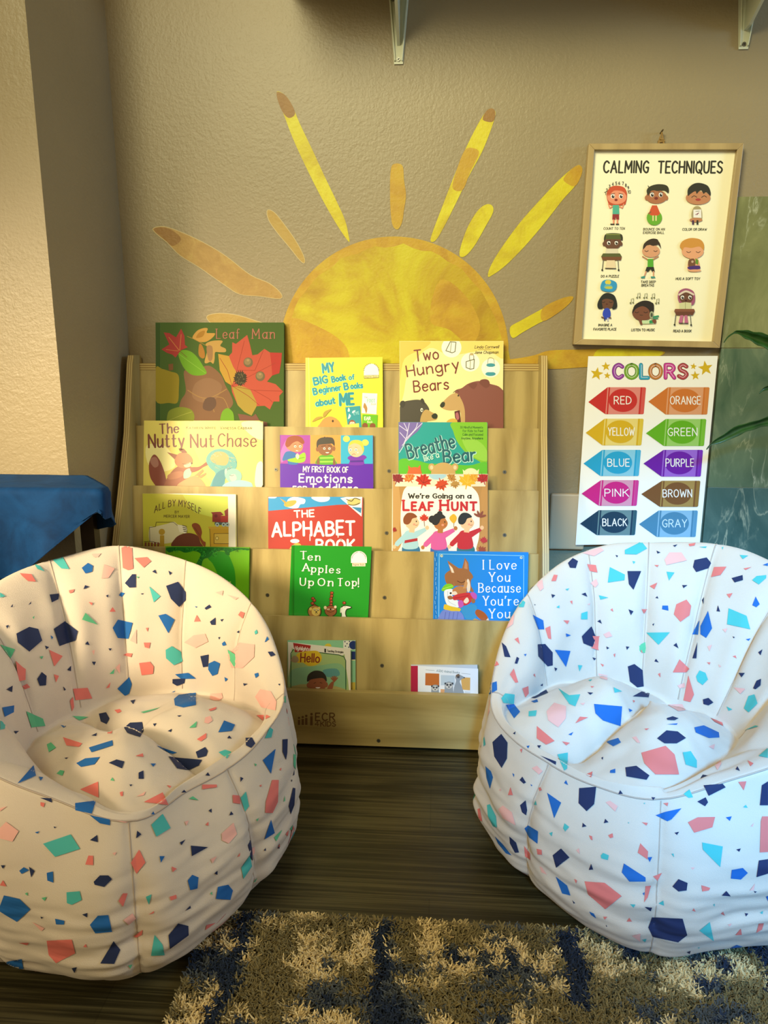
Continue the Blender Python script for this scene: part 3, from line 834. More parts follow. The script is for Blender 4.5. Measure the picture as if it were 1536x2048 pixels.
# --- row two
def art_nut(a):
    R, C = '8E4A34', 'B0643C'
    a.blob('600 50 1440 50 1450 800 900 800 700 500', 'F3E872'); a.blob('1200 60 1440 60 1450 260 1300 200', 'FBF4B0')
    a.blob('1380 560 1450 540 1450 800 1360 800', 'FFFBD0'); a.blob('80 330 300 340 420 560 260 640 100 560', 'FAF0A0')
    a.text('The', 235, 188, 455, 178, 110, '7A3A30', 19, jit=.02, vw=11)
    a.text('Nutty', 105, 355, 520, 345, 150, '7A3A30', 22, jit=.03, vw=12); a.text('Nut', 600, 350, 870, 345, 150, '7A3A30', 22, jit=.03, vw=12); a.text('Chase', 925, 342, 1370, 345, 150, '7A3A30', 19, jit=.02, vw=12)
    a.text('Kathryn White', 548, 136, 895, 136, 30, '5A5030', 5, capsmall=.8); a.text('Vanessa Cabban', 948, 138, 1318, 138, 30, '5A5030', 5, capsmall=.8)
    a.blob('105 560 140 460 180 440 230 500 270 590 300 690 310 790 250 870 180 800 120 700', '8F4A3A'); a.blob('120 520 150 470 200 480 220 560 170 590', 'B07A68')
    a.blob('330 700 400 610 480 570 600 580 620 640 560 720 480 800 400 870 270 860 300 760', 'A05A3A')
    a.blob('520 640 580 600 610 640 590 700 520 720', '9CC8B0'); a.blob('600 590 700 580 790 520 835 515 840 545 760 580 680 630 610 645', '96523A')
    a.blob('410 500 440 440 500 410 570 430 620 490 610 560 550 595 470 590 420 550', 'C07A4A'); a.blob('520 560 600 530 600 575 540 590', 'E0C8A0')
    a.line('500 545 540 552 580 538', 5, '5A2A1C', True); a.ell(610, 540, 12, 9, '4A2018'); a.poly('320 410 440 440 410 495', 'A0583A'); a.poly('455 365 500 420 560 415 520 370 470 400', '8A4A32')
    a.blob('330 680 420 640 500 640 510 680 440 720 340 730', 'B57048')
    a.blob('440 800 560 720 650 690 730 740 780 830 700 870 480 870', 'C89A62'); a.poly('640 690 740 610 755 630 700 690', 'BF8F58'); a.poly('680 700 780 650 785 670 720 720', 'BF8F58')
    TQ, TD = '5FAAA6', '3E8C9C'
    a.blob('780 500 820 420 900 375 1000 375 1090 420 1140 500 1140 590 1080 640 1010 690 1000 800 960 880 820 880 850 750 890 660 820 590', TQ)
    a.blob('830 480 890 410 990 410 1050 470 1020 560 930 560 860 530', 'B9A868'); a.blob('880 700 960 620 1080 600 1010 720 960 860 850 860', TD)
    rnd = random.Random(5)
    for i in range(60):
        t = rnd.uniform(0, 2*pi); r = rnd.uniform(.5, 1); x, y = 965+165*r*cos(t), 500+115*r*sin(t)
        a.line([(x, y), (x+rnd.uniform(10, 34), y+rnd.uniform(-8, 22))], 4, rnd.choice(['7FC0BC', '4A98A4', 'A8B488', 'C8B878']), up=False)
    a.up(); a.blob('1000 680 1040 620 1120 605 1190 650 1200 720 1150 770 1060 770', '8CC0B8'); a.blob('1060 690 1120 670 1140 730 1080 750', 'C8CFC0'); a.blob('1005 610 1030 610 1020 670 1000 660', 'A0CFC0'); a.line('1060 680 1085 690 1108 680', 5, '3A6A74', True); a.ell(1130, 765, 12, 9, '2E5A68')
    a.blob('980 800 1060 760 1180 740 1290 760 1330 800 1300 880 980 880', '9AD0D4')
book(1, (288, 841), (526, 843), (286.5, 971), 0.006, 'E8D868', 'cream-yellow book with a red squirrel and a blue-tailed squirrel, second row left', art_nut, (280, 835, 5.908), hard=False)

def art_emo(a):
    a.rect(80, 70, 515, 492, 'A83CB0'); a.rect(515, 74, 962, 500, 'E8A24A'); a.rect(962, 78, 1430, 508, '28B4DC')
    a.blob('90 300 200 100 330 90 250 250 150 420 90 470', 'C070C8'); a.rect(70, 494, 1440, 1100, '5B0EB4')
    a.poly('70 494 1440 508 1440 520 70 520', '5B0EB4')
    # boy in blue with a toy
    a.blob('110 420 150 330 220 310 300 340 340 420 330 500 200 500 180 440 120 450', '2470B8'); a.blob('190 430 300 400 420 330 450 380 430 460 340 480 210 460', '9CCF2A')
    a.line('340 420 430 400', 8, '4A8A1A'); a.blob('300 380 330 340 355 390 330 430', 'E8D8C0')
    a.blob('190 230 240 170 330 150 400 190 410 250 380 310 310 325 230 305 170 260', 'D08A62'); a.blob('150 200 190 110 290 80 390 110 430 180 400 205 330 165 260 190 210 240 170 250', '9A4426')
    for x in (295, 368): a.ell(x, 240, 17, 18, 'FFF2E0'); a.ell(x+2, 243, 7, 9, '202020')
    a.line('275 215 310 205', 6, '7A3A20'); a.line('350 205 385 218', 6, '7A3A20'); a.line('310 300 335 305', 9, 'FFFFFF')
    # boy in green
    a.blob('605 500 620 420 670 370 760 360 840 370 880 440 890 500', '5BAE28'); a.line('665 410 860 405', 24, '9CD44A'); a.line('665 465 860 462', 24, '9CD44A')
    a.blob('605 480 640 400 650 500', '8A5A3A'); a.blob('860 400 890 500 850 500', '8A5A3A')
    a.ell(738, 275, 110, 100, '96623E'); a.ell(622, 280, 24, 36, '96623E'); a.ell(862, 272, 22, 36, '96623E')
    a.blob('608 240 615 160 670 115 760 105 840 115 870 170 870 235 830 200 740 205 650 215 625 255', '3F3C34')
    a.poly('680 125 730 95 740 120 770 98 760 125', '3F3C34')
    for x in (722, 796): a.ell(x, 272, 17, 18, 'FFF6E8'); a.ell(x, 274, 8, 9, '201810')
    a.line('680 238 740 230', 8, '4A2E1C'); a.line('775 230 840 236', 8, '4A2E1C'); a.ell(765, 325, 26, 14, 'FFFFFF', a0=0, a1=180)
    # girl with bunches
    a.blob('1060 410 1110 375 1200 400 1290 365 1340 400 1300 440 1290 510 1090 510 1095 450', '7A2AB8'); a.line('1110 460 1280 455', 26, '4A1A98')
    a.ell(1045, 130, 50, 46, 'F2DC62'); a.ell(1320, 185, 52, 46, 'F2DC62'); a.ell(1185, 275, 118, 122, 'F0C8A0')
    a.blob('1075 230 1110 165 1190 145 1270 170 1300 260 1290 320 1250 230 1170 195 1110 215', 'EFD048')
    for x in (1105, 1185): a.ell(x, 290, 18, 19, 'FFFFFF'); a.ell(x, 293, 8, 9, '2A4A6A')
    a.line('1085 262 1120 250', 5, 'B09030'); a.line('1170 250 1205 262', 5, 'B09030'); a.line('1130 362 1155 348 1175 360', 6, 'B04A3A', True); a.ell(1212, 330, 8, 11, 'FFFFFF')
    a.text('MY FIRST BOOK OF', 412, 612, 1068, 622, 80, 'FFFFFF', 12, sp=2.4)
    a.text('Emotions', 355, 758, 1125, 768, 112, 'FFFFFF', 21, sp=3)
    a.text('FOR', 265, 890, 465, 892, 66, 'FFFFFF', 17); a.text('Toddlers', 520, 905, 1205, 912, 116, 'FFFFFF', 21, sp=3)
book(1, (560, 870), (746, 871), (561.5, 976), 0.008, '5B0EB4', 'purple book with three cartoon children in coloured squares, second row middle', art_emo, (550, 860, 7.314), hard=False)

def art_breathe(a):
    a.blob('160 870 350 870 330 940 260 1000 200 1060 160 1100', '7A6CB4')
    for q in ('165 1130 215 1040 250 880', '190 1070 280 960 360 880', '205 1050 235 960 205 880', '225 1010 300 930 320 880', '170 960 215 1010', '165 900 235 950'):
        a.line(q, 6, 'D8D8F4', True)
    a.blob('620 872 910 872 915 1210 820 1190 730 1130 660 1040 625 950', '7FC62A'); a.blob('700 1000 800 1010 900 1090 915 1200 820 1180 740 1110', '96D24A')
    a.blob('160 1200 300 1195 420 1225 560 1225 760 1240 915 1220 915 1420 160 1420', '5DC02E')
    for t, y in (('30 Mindful Moments', 925), ('for Kids to Feel', 955), ('Calm and Focused', 986), ('Anytime, Anywhere', 1018)):
        n = len(t); a.text(t, 878-n*10.8, y, 878, y, 19, '2E6A22', 3)
    for d, c, e in ((3, 'B8F0E8', 8), (0, '14606E', 0)):
        a.text('Breathe', 245+d, 1180+d, 640+d, 1080+d, 120, c, 17+e, jit=.05); a.text('Bear', 548+d, 1220+d, 815+d, 1195+d, 108, c, 18+e, jit=.03)
        a.text('like a', 382+d, 1205+d, 505+d, 1170+d, 48, 'C8F0E4' if not d else '1E9A8E', 7)
    for x, y, r, c in ((295, 1310, 62, 'D86A3A'), (540, 1310, 105, 'C9A86A'), (775, 1325, 68, 'F2EBC0')):
        a.ell(x, y, r, r*.9, c)
    a.poly('240 1240 280 1270 245 1310', 'D86A3A'); a.poly('345 1235 310 1270 350 1305', 'D86A3A'); a.ell(440, 1255, 28, 32, 'C9A86A'); a.ell(640, 1255, 28, 32, 'C9A86A'); a.ell(440, 1258, 14, 18, 'E8D0A8'); a.ell(640, 1258, 14, 18, 'E8D0A8')
    a.poly('705 1275 740 1300 715 1330', 'F2EBC0'); a.poly('845 1270 815 1300 840 1325', 'F2EBC0')
book(1, (797, 844), (975, 845), (797, 950), 0.004, '14A3A0', 'turquoise and lime green book with large dark teal lettering, second row right', art_breathe, (760, 640, 4.266), hard=False)

# --- row three
def maple(a, x, y, s, c, rot=0, vein=None):
    base = [(0, -1), (.22, -.55), (.5, -.7), (.45, -.3), (.95, -.35), (.75, -.02), (.95, .2), (.45, .35), (.5, .6), (.08, .5), (.05, .95), (-.05, .95), (-.08, .5), (-.5, .6), (-.45, .35), (-.95, .2), (-.75, -.02), (-.95, -.35), (-.45, -.3), (-.5, -.7), (-.22, -.55)]
    r = radians(rot)
    q = [(x+s*(px*cos(r)-py*sin(r)), y+s*(px*sin(r)+py*cos(r))) for px, py in base]
    a.poly(q, c)
    if vein:
        for px, py in ((0, -.8), (.7, -.25), (-.7, -.25)): a.line([(x, y+s*.3), (x+s*(px*cos(r)-py*sin(r)), y+s*(px*sin(r)+py*cos(r)))], s*.05, vein, up=False)
def walker(a, x, y, hair, skin, top, pants, stripe=None, bun=False):
    """walking cartoon child seen side-on, one arm held up in front"""
    a.blob([(x-75, y+270), (x-60, y+215), (x+45, y+205), (x+80, y+260), (x+30, y+330), (x-60, y+330)], pants)
    a.blob([(x-60, y+240), (x-66, y+165), (x-52, y+105), (x-20, y+85), (x+30, y+95), (x+55, y+150), (x+58, y+235)], top)
    a.poly([(x-45, y+100), (x-130, y+185), (x-140, y+215), (x-110, y+222), (x-40, y+160)], top); a.ell(x-140, y+225, 15, 17, skin)
    a.poly([(x+20, y+100), (x+120, y+62), (x+135, y+88), (x+45, y+150)], top); a.ell(x+140, y+62, 16, 18, skin)
    if stripe: a.poly([(x-50, y+170), (x+58, y+150), (x+58, y+175), (x-55, y+195)], stripe)
    a.poly([(x-10, y+60), (x+35, y+60), (x+30, y+105), (x-15, y+100)], skin)
    a.blob([(x-45, y+10), (x-20, y-35), (x+30, y-40), (x+62, y-5), (x+72, y+25), (x+50, y+60), (x+5, y+75), (x-35, y+55)], skin)
    a.blob([(x-58, y+25), (x-62, y-20), (x-30, y-62), (x+20, y-62), (x+55, y-30), (x+15, y-15), (x, y+15), (x-25, y+35)], hair)
    if bun: a.ell(x-60, y+5-20, 30, 32, hair); a.ell(x+5, y-60, 24, 26, hair)
    a.ell(x+48, y+8, 5, 7, '2A2018'); a.line([(x+42, y+42), (x+58, y+38)], 4, 'A04038'); a.ell(x+30, y+34, 11, 9, 'E8A088')
def art_hunt(a):
    a.poly('105 1316 920 1316 918 2020 105 2020', 'B98E50')
    a.blob('100 1420 150 1400 170 1500 180 1640 165 1800 190 2020 100 2020', 'C9A062'); a.blob('860 1480 915 1420 918 2020 820 2020 850 1900 870 1700', 'C29454')
    a.blob('190 1500 230 1420 320 1390 520 1380 720 1395 800 1440 845 1520 850 1700 845 1850 820 1950 800 2060 170 2060 185 1900 175 1700', 'FCFCF4')
    a.rect(130, 1318, 900, 1420, 'E9E6CE')
    a.blob('420 1318 560 1318 540 1352 460 1360', 'A8D4E8')
    rnd = random.Random(9)
    for x, y, s, c, r in ((150, 1350, 60, '8E2430', 20), (250, 1345, 56, 'D2702A', -30), (370, 1370, 74, 'C93020', 15), (525, 1402, 62, 'CF4A26', 160), (610, 1345, 48, 'C08A40', 40), (640, 1400, 44, 'B8904A', 170), (745, 1370, 80, 'E8B828', 10), (880, 1350, 62, 'B4262A', -15), (800, 1340, 50, 'DFA22A', 60)):
        maple(a, x, y, s, c, r, 'F0C860' if c[0] in 'DE' else '6A1A18')
    a.text("We're Going on a", 245, 1520, 775, 1520, 38, '20201E', 11, serif=.15, sp=2.6, vw=7)
    for w, s in (('L', (200, 246)), ('EAF', (272, 452)), ('H', (515, 580)), ('UNT', (615, 822))):
        c = 82 if len(w) == 1 else 66
        a.text(w, s[0], 1622, s[1], 1622, c, 'C32434', 19, serif=.1, sp=4)
    walker(a, 262, 1710, '8A4A26', 'F0C8A0', 'A8D8E8', '2E78A8', 'B02A38'); a.poly('195 1770 240 1770 240 1790 190 1800', 'F0F0F0')
    walker(a, 505, 1715, '22262E', 'B8763E', 'D860A8', '3A6AB8', bun=True); walker(a, 730, 1710, '1E2A34', 'F0C8A0', 'C02838', '2E7A88')
    maple(a, 376, 1690, 42, 'D23A2A', 0, '8A2018'); a.line('376 1720 380 1760', 4, '7A3A20')
    a.blob('592 1690 628 1655 655 1690 628 1735', 'E8B62C'); a.line('628 1735 630 1765', 4, '8A6A20')
    for r in (-60, -20, 30, 75): a.ell(850+28*sin(radians(r)), 1680-28*cos(radians(r)), 10, 30, '8A4A38', rot=r)
    maple(a, 120, 1790, 26, 'A02A28', 20); maple(a, 885, 1880, 36, 'B8303A', 10); maple(a, 870, 1965, 44, '9A4A30', 50)
book(2, (785, 948), (976, 948), (783.5, 1103), 0.005, 'F4EFDF', 'white-centred book with three walking cartoon children and red maple leaves, third row right', art_hunt, (760, 640, 4.266), hard=False)

def art_self(a):
    a.poly('70 40 1205 85 1215 1100 80 1100', 'C3BE3A'); a.poly('600 62 1205 85 1208 420 760 300', 'CBD650')
    a.poly('1207 60 1312 62 1320 1100 1217 1100', 'F6F1DC'); a.poly('70 38 1312 58 1312 66 1205 86', 'FFFBE2')
    a.text('ALL BY MYSELF', 225, 305, 845, 335, 84, '4A1E1A', 9, arc=105, sp=3.2)
    a.text('BY', 500, 312, 552, 312, 34, '4A2A1A', 5); a.text('MERCER MAYER', 352, 366, 695, 372, 34, '4A2A1A', 5)
    B = '3A2418'
    a.blob('160 500 230 490 400 450 490 425 560 500 600 600 500 690 300 720 165 690', 'D9D0A4'); a.line('165 690 160 500 240 490 250 430 480 430 540 480', 6, B)
    a.poly('530 460 640 480 665 520 650 590 560 560', 'E8E0C0')
    for k in range(4): a.line([(600+k*6, 470+k*26), (655+k*4, 488+k*24)], 9, B, up=False)
    a.ell(325, 560, 42, 42, 'B9952A'); a.rect(300, 605, 357, 1000, 'B9952A'); a.line('90 690 200 690 300 720', 6, B, True)
    for k in range(5): a.rect(95+k*42, 700, 122+k*42, 780, '8A4A2A')
    # plain shaggy brown mop under the blanket, no known character
    a.blob('470 760 500 650 590 590 700 575 800 610 840 700 850 770', '6A3420')
    a.blob('725 470 770 440 830 470 860 560 850 630 880 680 910 700 900 760 860 720 820 640 770 560', '8A4420'); a.line('760 500 830 600', 5, B)
    a.poly('940 490 1216 488 1216 520 960 520', 'C8A030'); a.rect(965, 520, 1216, 1100, 'C39A26'); a.poly('1030 585 1216 580 1216 715 1030 712', 'D0B048'); a.line('1216 580 1022 582 1022 715 1216 718', 6, B); a.line('965 520 980 800', 6, B)
    a.ell(1062, 645, 20, 22, 'E8D070'); a.line([(1062+20*cos(t), 645+22*sin(t)) for t in [i*.5 for i in range(14)]], 5, B)
    a.poly('980 298 1110 290 1150 330 1110 345 1110 430 1000 425 1000 320', '8A2A28'); a.rect(1110, 345, 1210, 430, 'A83028'); a.poly('1160 280 1210 245 1210 345 1170 345', '8A2A28'); a.ell(1048, 345, 22, 22, '6A1A1C')
    a.rect(1030, 430, 1210, 465, '4A5A5A')
    for x in (1065, 1150, 1200): a.ell(x, 462, 26, 28, 'A8C0C0'); a.ell(x, 462, 10, 10, B)
book(2, (285, 987), (472, 990), (287.5, 1098), 0.004, 'C3BE3A', 'olive-yellow book with a bed and a red toy train, third row left', art_self, (275, 980, 6.678), hard=False)

def art_abc(a):
    a.rect(815, 98, 1395, 200, '2A9BD8'); a.poly('818 190 1250 152 1400 150 1400 520 820 520', 'B8352C')
    for q in ('940 120 970 105 1010 108 1045 120 1040 145 1015 150 1000 172 960 172 925 160 935 140', '1085 105 1140 98 1195 105 1185 128 1140 135 1100 122', '818 98 870 98 860 112 818 110'): a.blob(q, 'FFFFFF')
    a.blob('915 150 940 130 985 125 990 140 965 160 930 165', 'D8B050'); a.poly('890 112 925 130 930 155', 'C8A048')
    a.poly('1262 112 1300 104 1396 104 1392 225', 'FFFFFF'); a.ell(1345, 135, 42, 22, 'D8C87A'); a.poly('1330 165 1392 170 1388 205', '2E86B8')
    a.line('1300 118 1330 130 1350 112 1385 122', 5, '4A4020', True); a.line('1310 150 1345 155 1380 142', 5, '4A4020', True)
    a.text('THE', 980, 230, 1100, 224, 40, 'FFFFFF', 9); a.text('ALPHABET', 845, 345, 1348, 335, 82, 'FFFFFF', 15, jit=.04)
    a.text('BOOK', 1115, 440, 1348, 440, 72, 'FFFFFF', 14); a.line('1075 335 1075 372', 6, 'FFFFFF'); a.line('1248 335 1248 352', 5, 'FFFFFF')
    a.ell(982, 375, 28, 13, 'FFFFFF'); a.blob('940 470 950 420 990 388 1020 400 1000 440 1000 480', 'D8B84A')
book(2, (536, 993), (726, 996), (536.5, 1098), 0.004, 'B8352C', 'red book with blue sky and white lettering, third row middle', art_abc, (270, 960, 3.072), hard=False)

# --- row four
def art_tree(a):
    G1, G2, G3 = '1E8A12', '0C6A1C', '2F9A2A'
    a.rect(345, 765, 385, 2600, '5FAE1A'); a.line('385 775 390 2500', 5, '2A7A16')
    a.blob('940 910 1000 860 1100 820 1200 850 1260 960 1300 1090 1312 1300 1310 1700 1100 1700 1100 1260 1060 1100 1000 980', G1)
    a.blob('395 770 700 762 1100 765 1480 780 1478 806 1360 800 1240 830 1230 870 1180 860 1150 810 1040 830 960 900 880 930 840 1050 770 1130 680 1090 760 1020 830 900 840 850 760 815 640 838 560 810 480 815 420 835', G2)
    rnd = random.Random(4)
    for i in range(110):
        if i < 60: x, y = rnd.uniform(400, 1470), rnd.uniform(770, 815)
        elif i < 85: t = rnd.random(); x, y = 880-180*t+rnd.uniform(-40, 40), 880+220*t+rnd.uniform(-25, 25)
        else: x, y = rnd.uniform(840, 1080), rnd.uniform(790, 880)
        t = rnd.uniform(0, 3); a.line([(x, y), (x+22*cos(t), y+22*sin(t))], 6, rnd.choice(['2F9A2A', '0A4A14', '3AA838']), up=False)
    a.text('The', 1170, 1245, 1245, 1245, 36, 'C8E070', 5, serif=.14); a.text('Giving', 1130, 1340, 1300, 1340, 60, 'D8E880', 6, serif=.1); a.text('Tree', 1150, 1430, 1290, 1430, 60, 'D8E880', 6, serif=.1)
book(3, (331, 1093), (499, 1095), (330, 1200), 0.008, '66AC0E', 'lime green hardcover book with a dark green tree, behind the left bean bag', art_tree, (275, 980, 6.678), rough=0.3)

def art_ten(a):
    a.rect(150, 45, 215, 1600, '1C8A1C'); a.line('215 45 208 1600', 9, '126A14')
    W = 'F4FBF0'
    def tx(t, x0, y0, x1, y1, c):
        a.text(t, x0+5, y0+4, x1+5, y1+4, c, '0E4A14', 19, serif=.16, sp=4.2, vw=11); a.text(t, x0, y0, x1, y1, c, W, 19, serif=.16, sp=4.2, vw=9)
    tx('T', 312, 252, 408, 252, 116); tx('en', 432, 272, 612, 274, 108)
    tx('A', 350, 436, 450, 436, 112); tx('pples', 488, 455, 918, 474, 108)
    tx('Up', 310, 660, 512, 664, 112); tx('On', 585, 662, 810, 668, 112); tx('Top', 888, 664, 1172, 668, 112); tx('!', 1205, 680, 1240, 680, 130)
    a.ell(1212, 250, 122, 118, 'FFFFFF', a0=180, a1=360); a.rect(1090, 248, 1334, 315, 'FFFFFF'); a.rect(1110, 315, 1312, 365, 'FFF6D8'); a.line('1110 318 1312 318', 6, 'B08A40')
    a.text('Beginner Books', 1122, 352, 1300, 352, 24, '9A6A40', 4)
    for k in range(15):
        t = radians(188+k*11.8)
        if 262 < 188+k*11.8 < 282: continue
        a.line([(1212+98*cos(t), 250+96*sin(t)), (1212+112*cos(t), 250+110*sin(t))], 7, '26302A')
    # three plain animals with apples on their heads
    O = '23200F'
    for ap in ((505, 860), (525, 890), (498, 935), (528, 970), (795, 775), (792, 822), (782, 865), (786, 910), (782, 955), (985, 928)):
        a.ell(ap[0], ap[1], 29, 26, O); a.ell(ap[0], ap[1], 24, 21, '9A4020'); a.ell(ap[0]+6, ap[1]-5, 8, 7, 'C87A50')
    a.ell(530, 1060, 108, 100, O); a.ell(530, 1060, 98, 92, 'A87A3C'); a.ell(550, 1060, 64, 66, 'DCC060')
    for x in (535, 585): a.ell(x, 1035, 13, 13, O); a.ell(x, 1032, 7, 7, 'FFFFFF')
    a.ell(558, 1068, 15, 11, O); a.line('535 1090 560 1098 585 1088', 5, O, True); a.ell(470, 1020, 22, 24, 'DCC060'); a.ell(600, 1008, 20, 22, 'DCC060')
    a.ell(778, 1050, 96, 86, O); a.ell(778, 1050, 88, 78, '9A6034'); a.ell(695, 1000, 22, 26, 'E8D8A8'); a.ell(850, 990, 20, 22, 'F0E8C0')
    for x in (742, 812): a.ell(x, 1026, 20, 10, 'F0E4C0'); a.ell(x, 1026, 7, 7, O)
    a.ell(778, 1024, 14, 12, O); a.line('720 1050 778 1070 835 1045', 6, O, True); a.blob('720 1180 745 1130 810 1130 850 1250 700 1250', '9A6034')
    a.blob('920 1250 940 1120 930 1040 950 980 1010 965 1095 985 1090 1010 1030 1030 1010 1090 1040 1180 1045 1250', O)
    a.blob('930 1250 950 1120 940 1050 958 990 1010 975 1085 990 1080 1004 1022 1022 1000 1090 1028 1180 1030 1250', 'EEF4E4'); a.line('985 990 1010 985', 5, O); a.blob('925 1080 930 1010 955 1000 950 1060', 'E0E8D0')
book(3, (583, 1091), (743, 1094), (577, 1236), 0.009, '219A28', 'dark green hardcover book with white serif lettering and stacked apples, fourth row middle', art_ten, (560, 1085, 7.68), rough=0.22)

def art_love(a):
    W = 'F4FAFF'
    a.rect(60, 50, 105, 1500, '1A78C8'); rnd = random.Random(2)
    for i in range(14): a.line([(70+rnd.uniform(0, 30), 80+i*70), (75+rnd.uniform(0, 25), 130+i*70)], 5, '9AD4F8', up=False)
    a.line('125 1500 135 95 1372 120 1365 1500', 7, '9AE0FA')
    for x, y in ((170, 122), (1335, 148)): a.ell(x, y, 21, 21, 'C8D8C0'); a.ell(x+4, y-2, 12, 12, '90B0B0')
    for t, x0, x1, y in (('I Love', 780, 1258, 318), ('You', 868, 1165, 497), ('Because', 715, 1320, 655), ("You're", 780, 1290, 845), ('You', 868, 1165, 1032)):
        a.text(t, x0, y, x1, y, 132, W, 16, serif=.1, sp=3.4, vw=9)
    F, F2, F3 = '9C6A40', '7A4A2C', 'E9D9C0'
    a.blob('215 430 230 380 300 330 400 305 520 310 590 360 630 430 600 480 600 560 640 640 590 640 540 560 480 560 350 560 260 540 230 500', F)
    a.poly('255 190 320 235 430 310 370 380 310 380', F); a.poly('275 240 330 300 355 370 318 368', F3); a.poly('510 150 560 220 575 350 470 310', F); a.poly('515 180 545 240 550 320 500 305', 'C08A60')
    a.line('400 490 460 515 520 490', 8, '4A2818', True); a.blob('540 480 570 470 590 560 580 640 545 640', F3)
    a.blob('170 610 230 540 310 535 345 580 270 620 190 640', '7ACB2E'); a.line('190 605 330 560', 7, 'B8E060')
    a.blob('205 650 260 610 340 620 330 720 420 790 440 850 380 885 290 870 230 800', 'E8F0F0'); a.line('260 640 270 780 380 850', 5, 'A8B8C0', True)
    a.blob('330 620 400 570 490 570 540 620 520 670 430 690 350 690', 'B87E4A'); a.poly('480 600 525 460 550 520 535 600', 'C8925A'); a.poly('340 490 370 560 345 575', 'A87040'); a.blob('310 660 370 640 400 680 340 695', F3); a.ell(302, 668, 16, 14, '2A1A14')
    a.blob('330 720 420 680 560 660 630 690 620 770 560 830 480 845 430 770 350 770', 'C8363A'); a.line('350 740 480 720 560 700', 6, '8A1E28', True)
    a.blob('590 670 640 655 685 700 670 760 620 730', 'C058B0'); a.blob('410 790 470 775 490 850 430 880', 'C058B0'); a.blob('255 720 310 705 335 750 280 760', F); a.blob('490 790 540 730 570 780 530 820', F3); a.blob('600 760 650 750 660 800 620 815', F)
    a.blob('200 870 220 830 310 860 440 890 430 935 320 930 210 905', 'E0C030')
    a.blob('110 1060 190 920 320 930 440 940 500 1040 500 1200 100 1200', '7488D0')
    for x in (230, 290, 350, 410): a.line([(x, 945), (x-25, 1090)], 9, '5A68B4', up=False)
    a.blob('450 900 520 850 640 830 690 880 660 960 680 1020 600 1090 520 1040', '3A94C8')
    a.blob('660 960 690 905 780 940 840 1010 860 1090 800 1080 720 1040', 'A85A2A'); a.poly('800 1085 850 1030 878 1095 870 1130', F3); a.blob('610 1090 660 1040 760 1090 740 1150 610 1150', 'C89A50')
book(3, (868, 1102), (1057, 1105), (866, 1241), 0.008, '1E8AE0', 'bright blue landscape book with a mother fox hugging her cub, fourth row right', art_love, (860, 1095, 7.314), rough=0.25)

# --- bottom row: two thin books standing slightly open
def open_book(slot, corners, fcorn, th, color, label, art_in, art_out, zoom, open_by, rough=0.4, spine=None, name='board_book', rnd=False):
    """corners: TL TR BL of the rear leaf; fcorn: TL TR BL of the front cover swung open about its left edge"""
    pl = panel_plane(slot, 0.002+th); zl = (ROWT[slot][1]-(0.055 if slot < 4 else 0.022))+0.0012
    tl, tr, bl = [pl.at(*c) for c in corners]
    d = (bl-tl).normalized(); down = lambda p: p+d*((p.z-zl)/(-d.z))
    BLp, BRp = down(tl), down(tr); n = pl.n
    root = empty(name, (BLp+BRp)/2, label, 'book', BG)
    F = [BLp, BRp, tr, tl]
    mb = MB(); mb.hexa(F, [p-n*th for p in F], mat(color, rough))
    a = Art(mb, pl, *zoom, rough=rough); a.clip = ((corners[0][0]-zoom[0])*zoom[2]+1, (min(corners[0][1], corners[1][1])-zoom[1])*zoom[2]+1, (corners[1][0]-zoom[0])*zoom[2]-1, 1e4); art_in(a)
    mb.build('back_cover', root)
    # front cover plane
    hinge = tl-BLp; w = (tr-tl).normalized()
    dirx = (w+n*open_by).normalized(); nf = hinge.cross(dirx).normalized()
    plf = Plane(tl+n*0.0008, nf)
    ftl, ftr, fbl = [plf.at(*c) for c in fcorn]
    d2 = (fbl-ftl).normalized(); dn2 = lambda p: p+d2*((p.z-zl)/(-d2.z))
    Q = [dn2(ftl), dn2(ftr), ftr, ftl]; n2 = plf.n
    mf = MB(); mf.hexa(Q, [p-n2*0.0012 for p in Q], mat('F0EBD8', rough))
    a = Art(mf, plf, *zoom, rough=rough); a.clip = (0, 0, 1e4, (fcorn[2][1]+9-zoom[1])*zoom[2]); art_out(a)
    mf.build('front_cover', root)
    return root
def hello_in(a):
    a.rect(30, 30, 545, 600, '8FCB9C'); a.rect(450, 38, 545, 108, 'F0F0E0')
    for x, y in ((462, 50), (478, 64), (466, 82), (490, 90), (496, 48)): a.ell(x, y, 5, 5, '1A2A5A', n=8)
    a.ell(525, 75, 32, 32, '14306E'); a.rect(510, 122, 545, 182, '14306E'); a.rect(510, 182, 545, 188, 'F0E8B0'); a.rect(500, 350, 545, 600, 'C8B040'); a.blob('310 88 325 66 352 66 360 90', 'E0C83A')
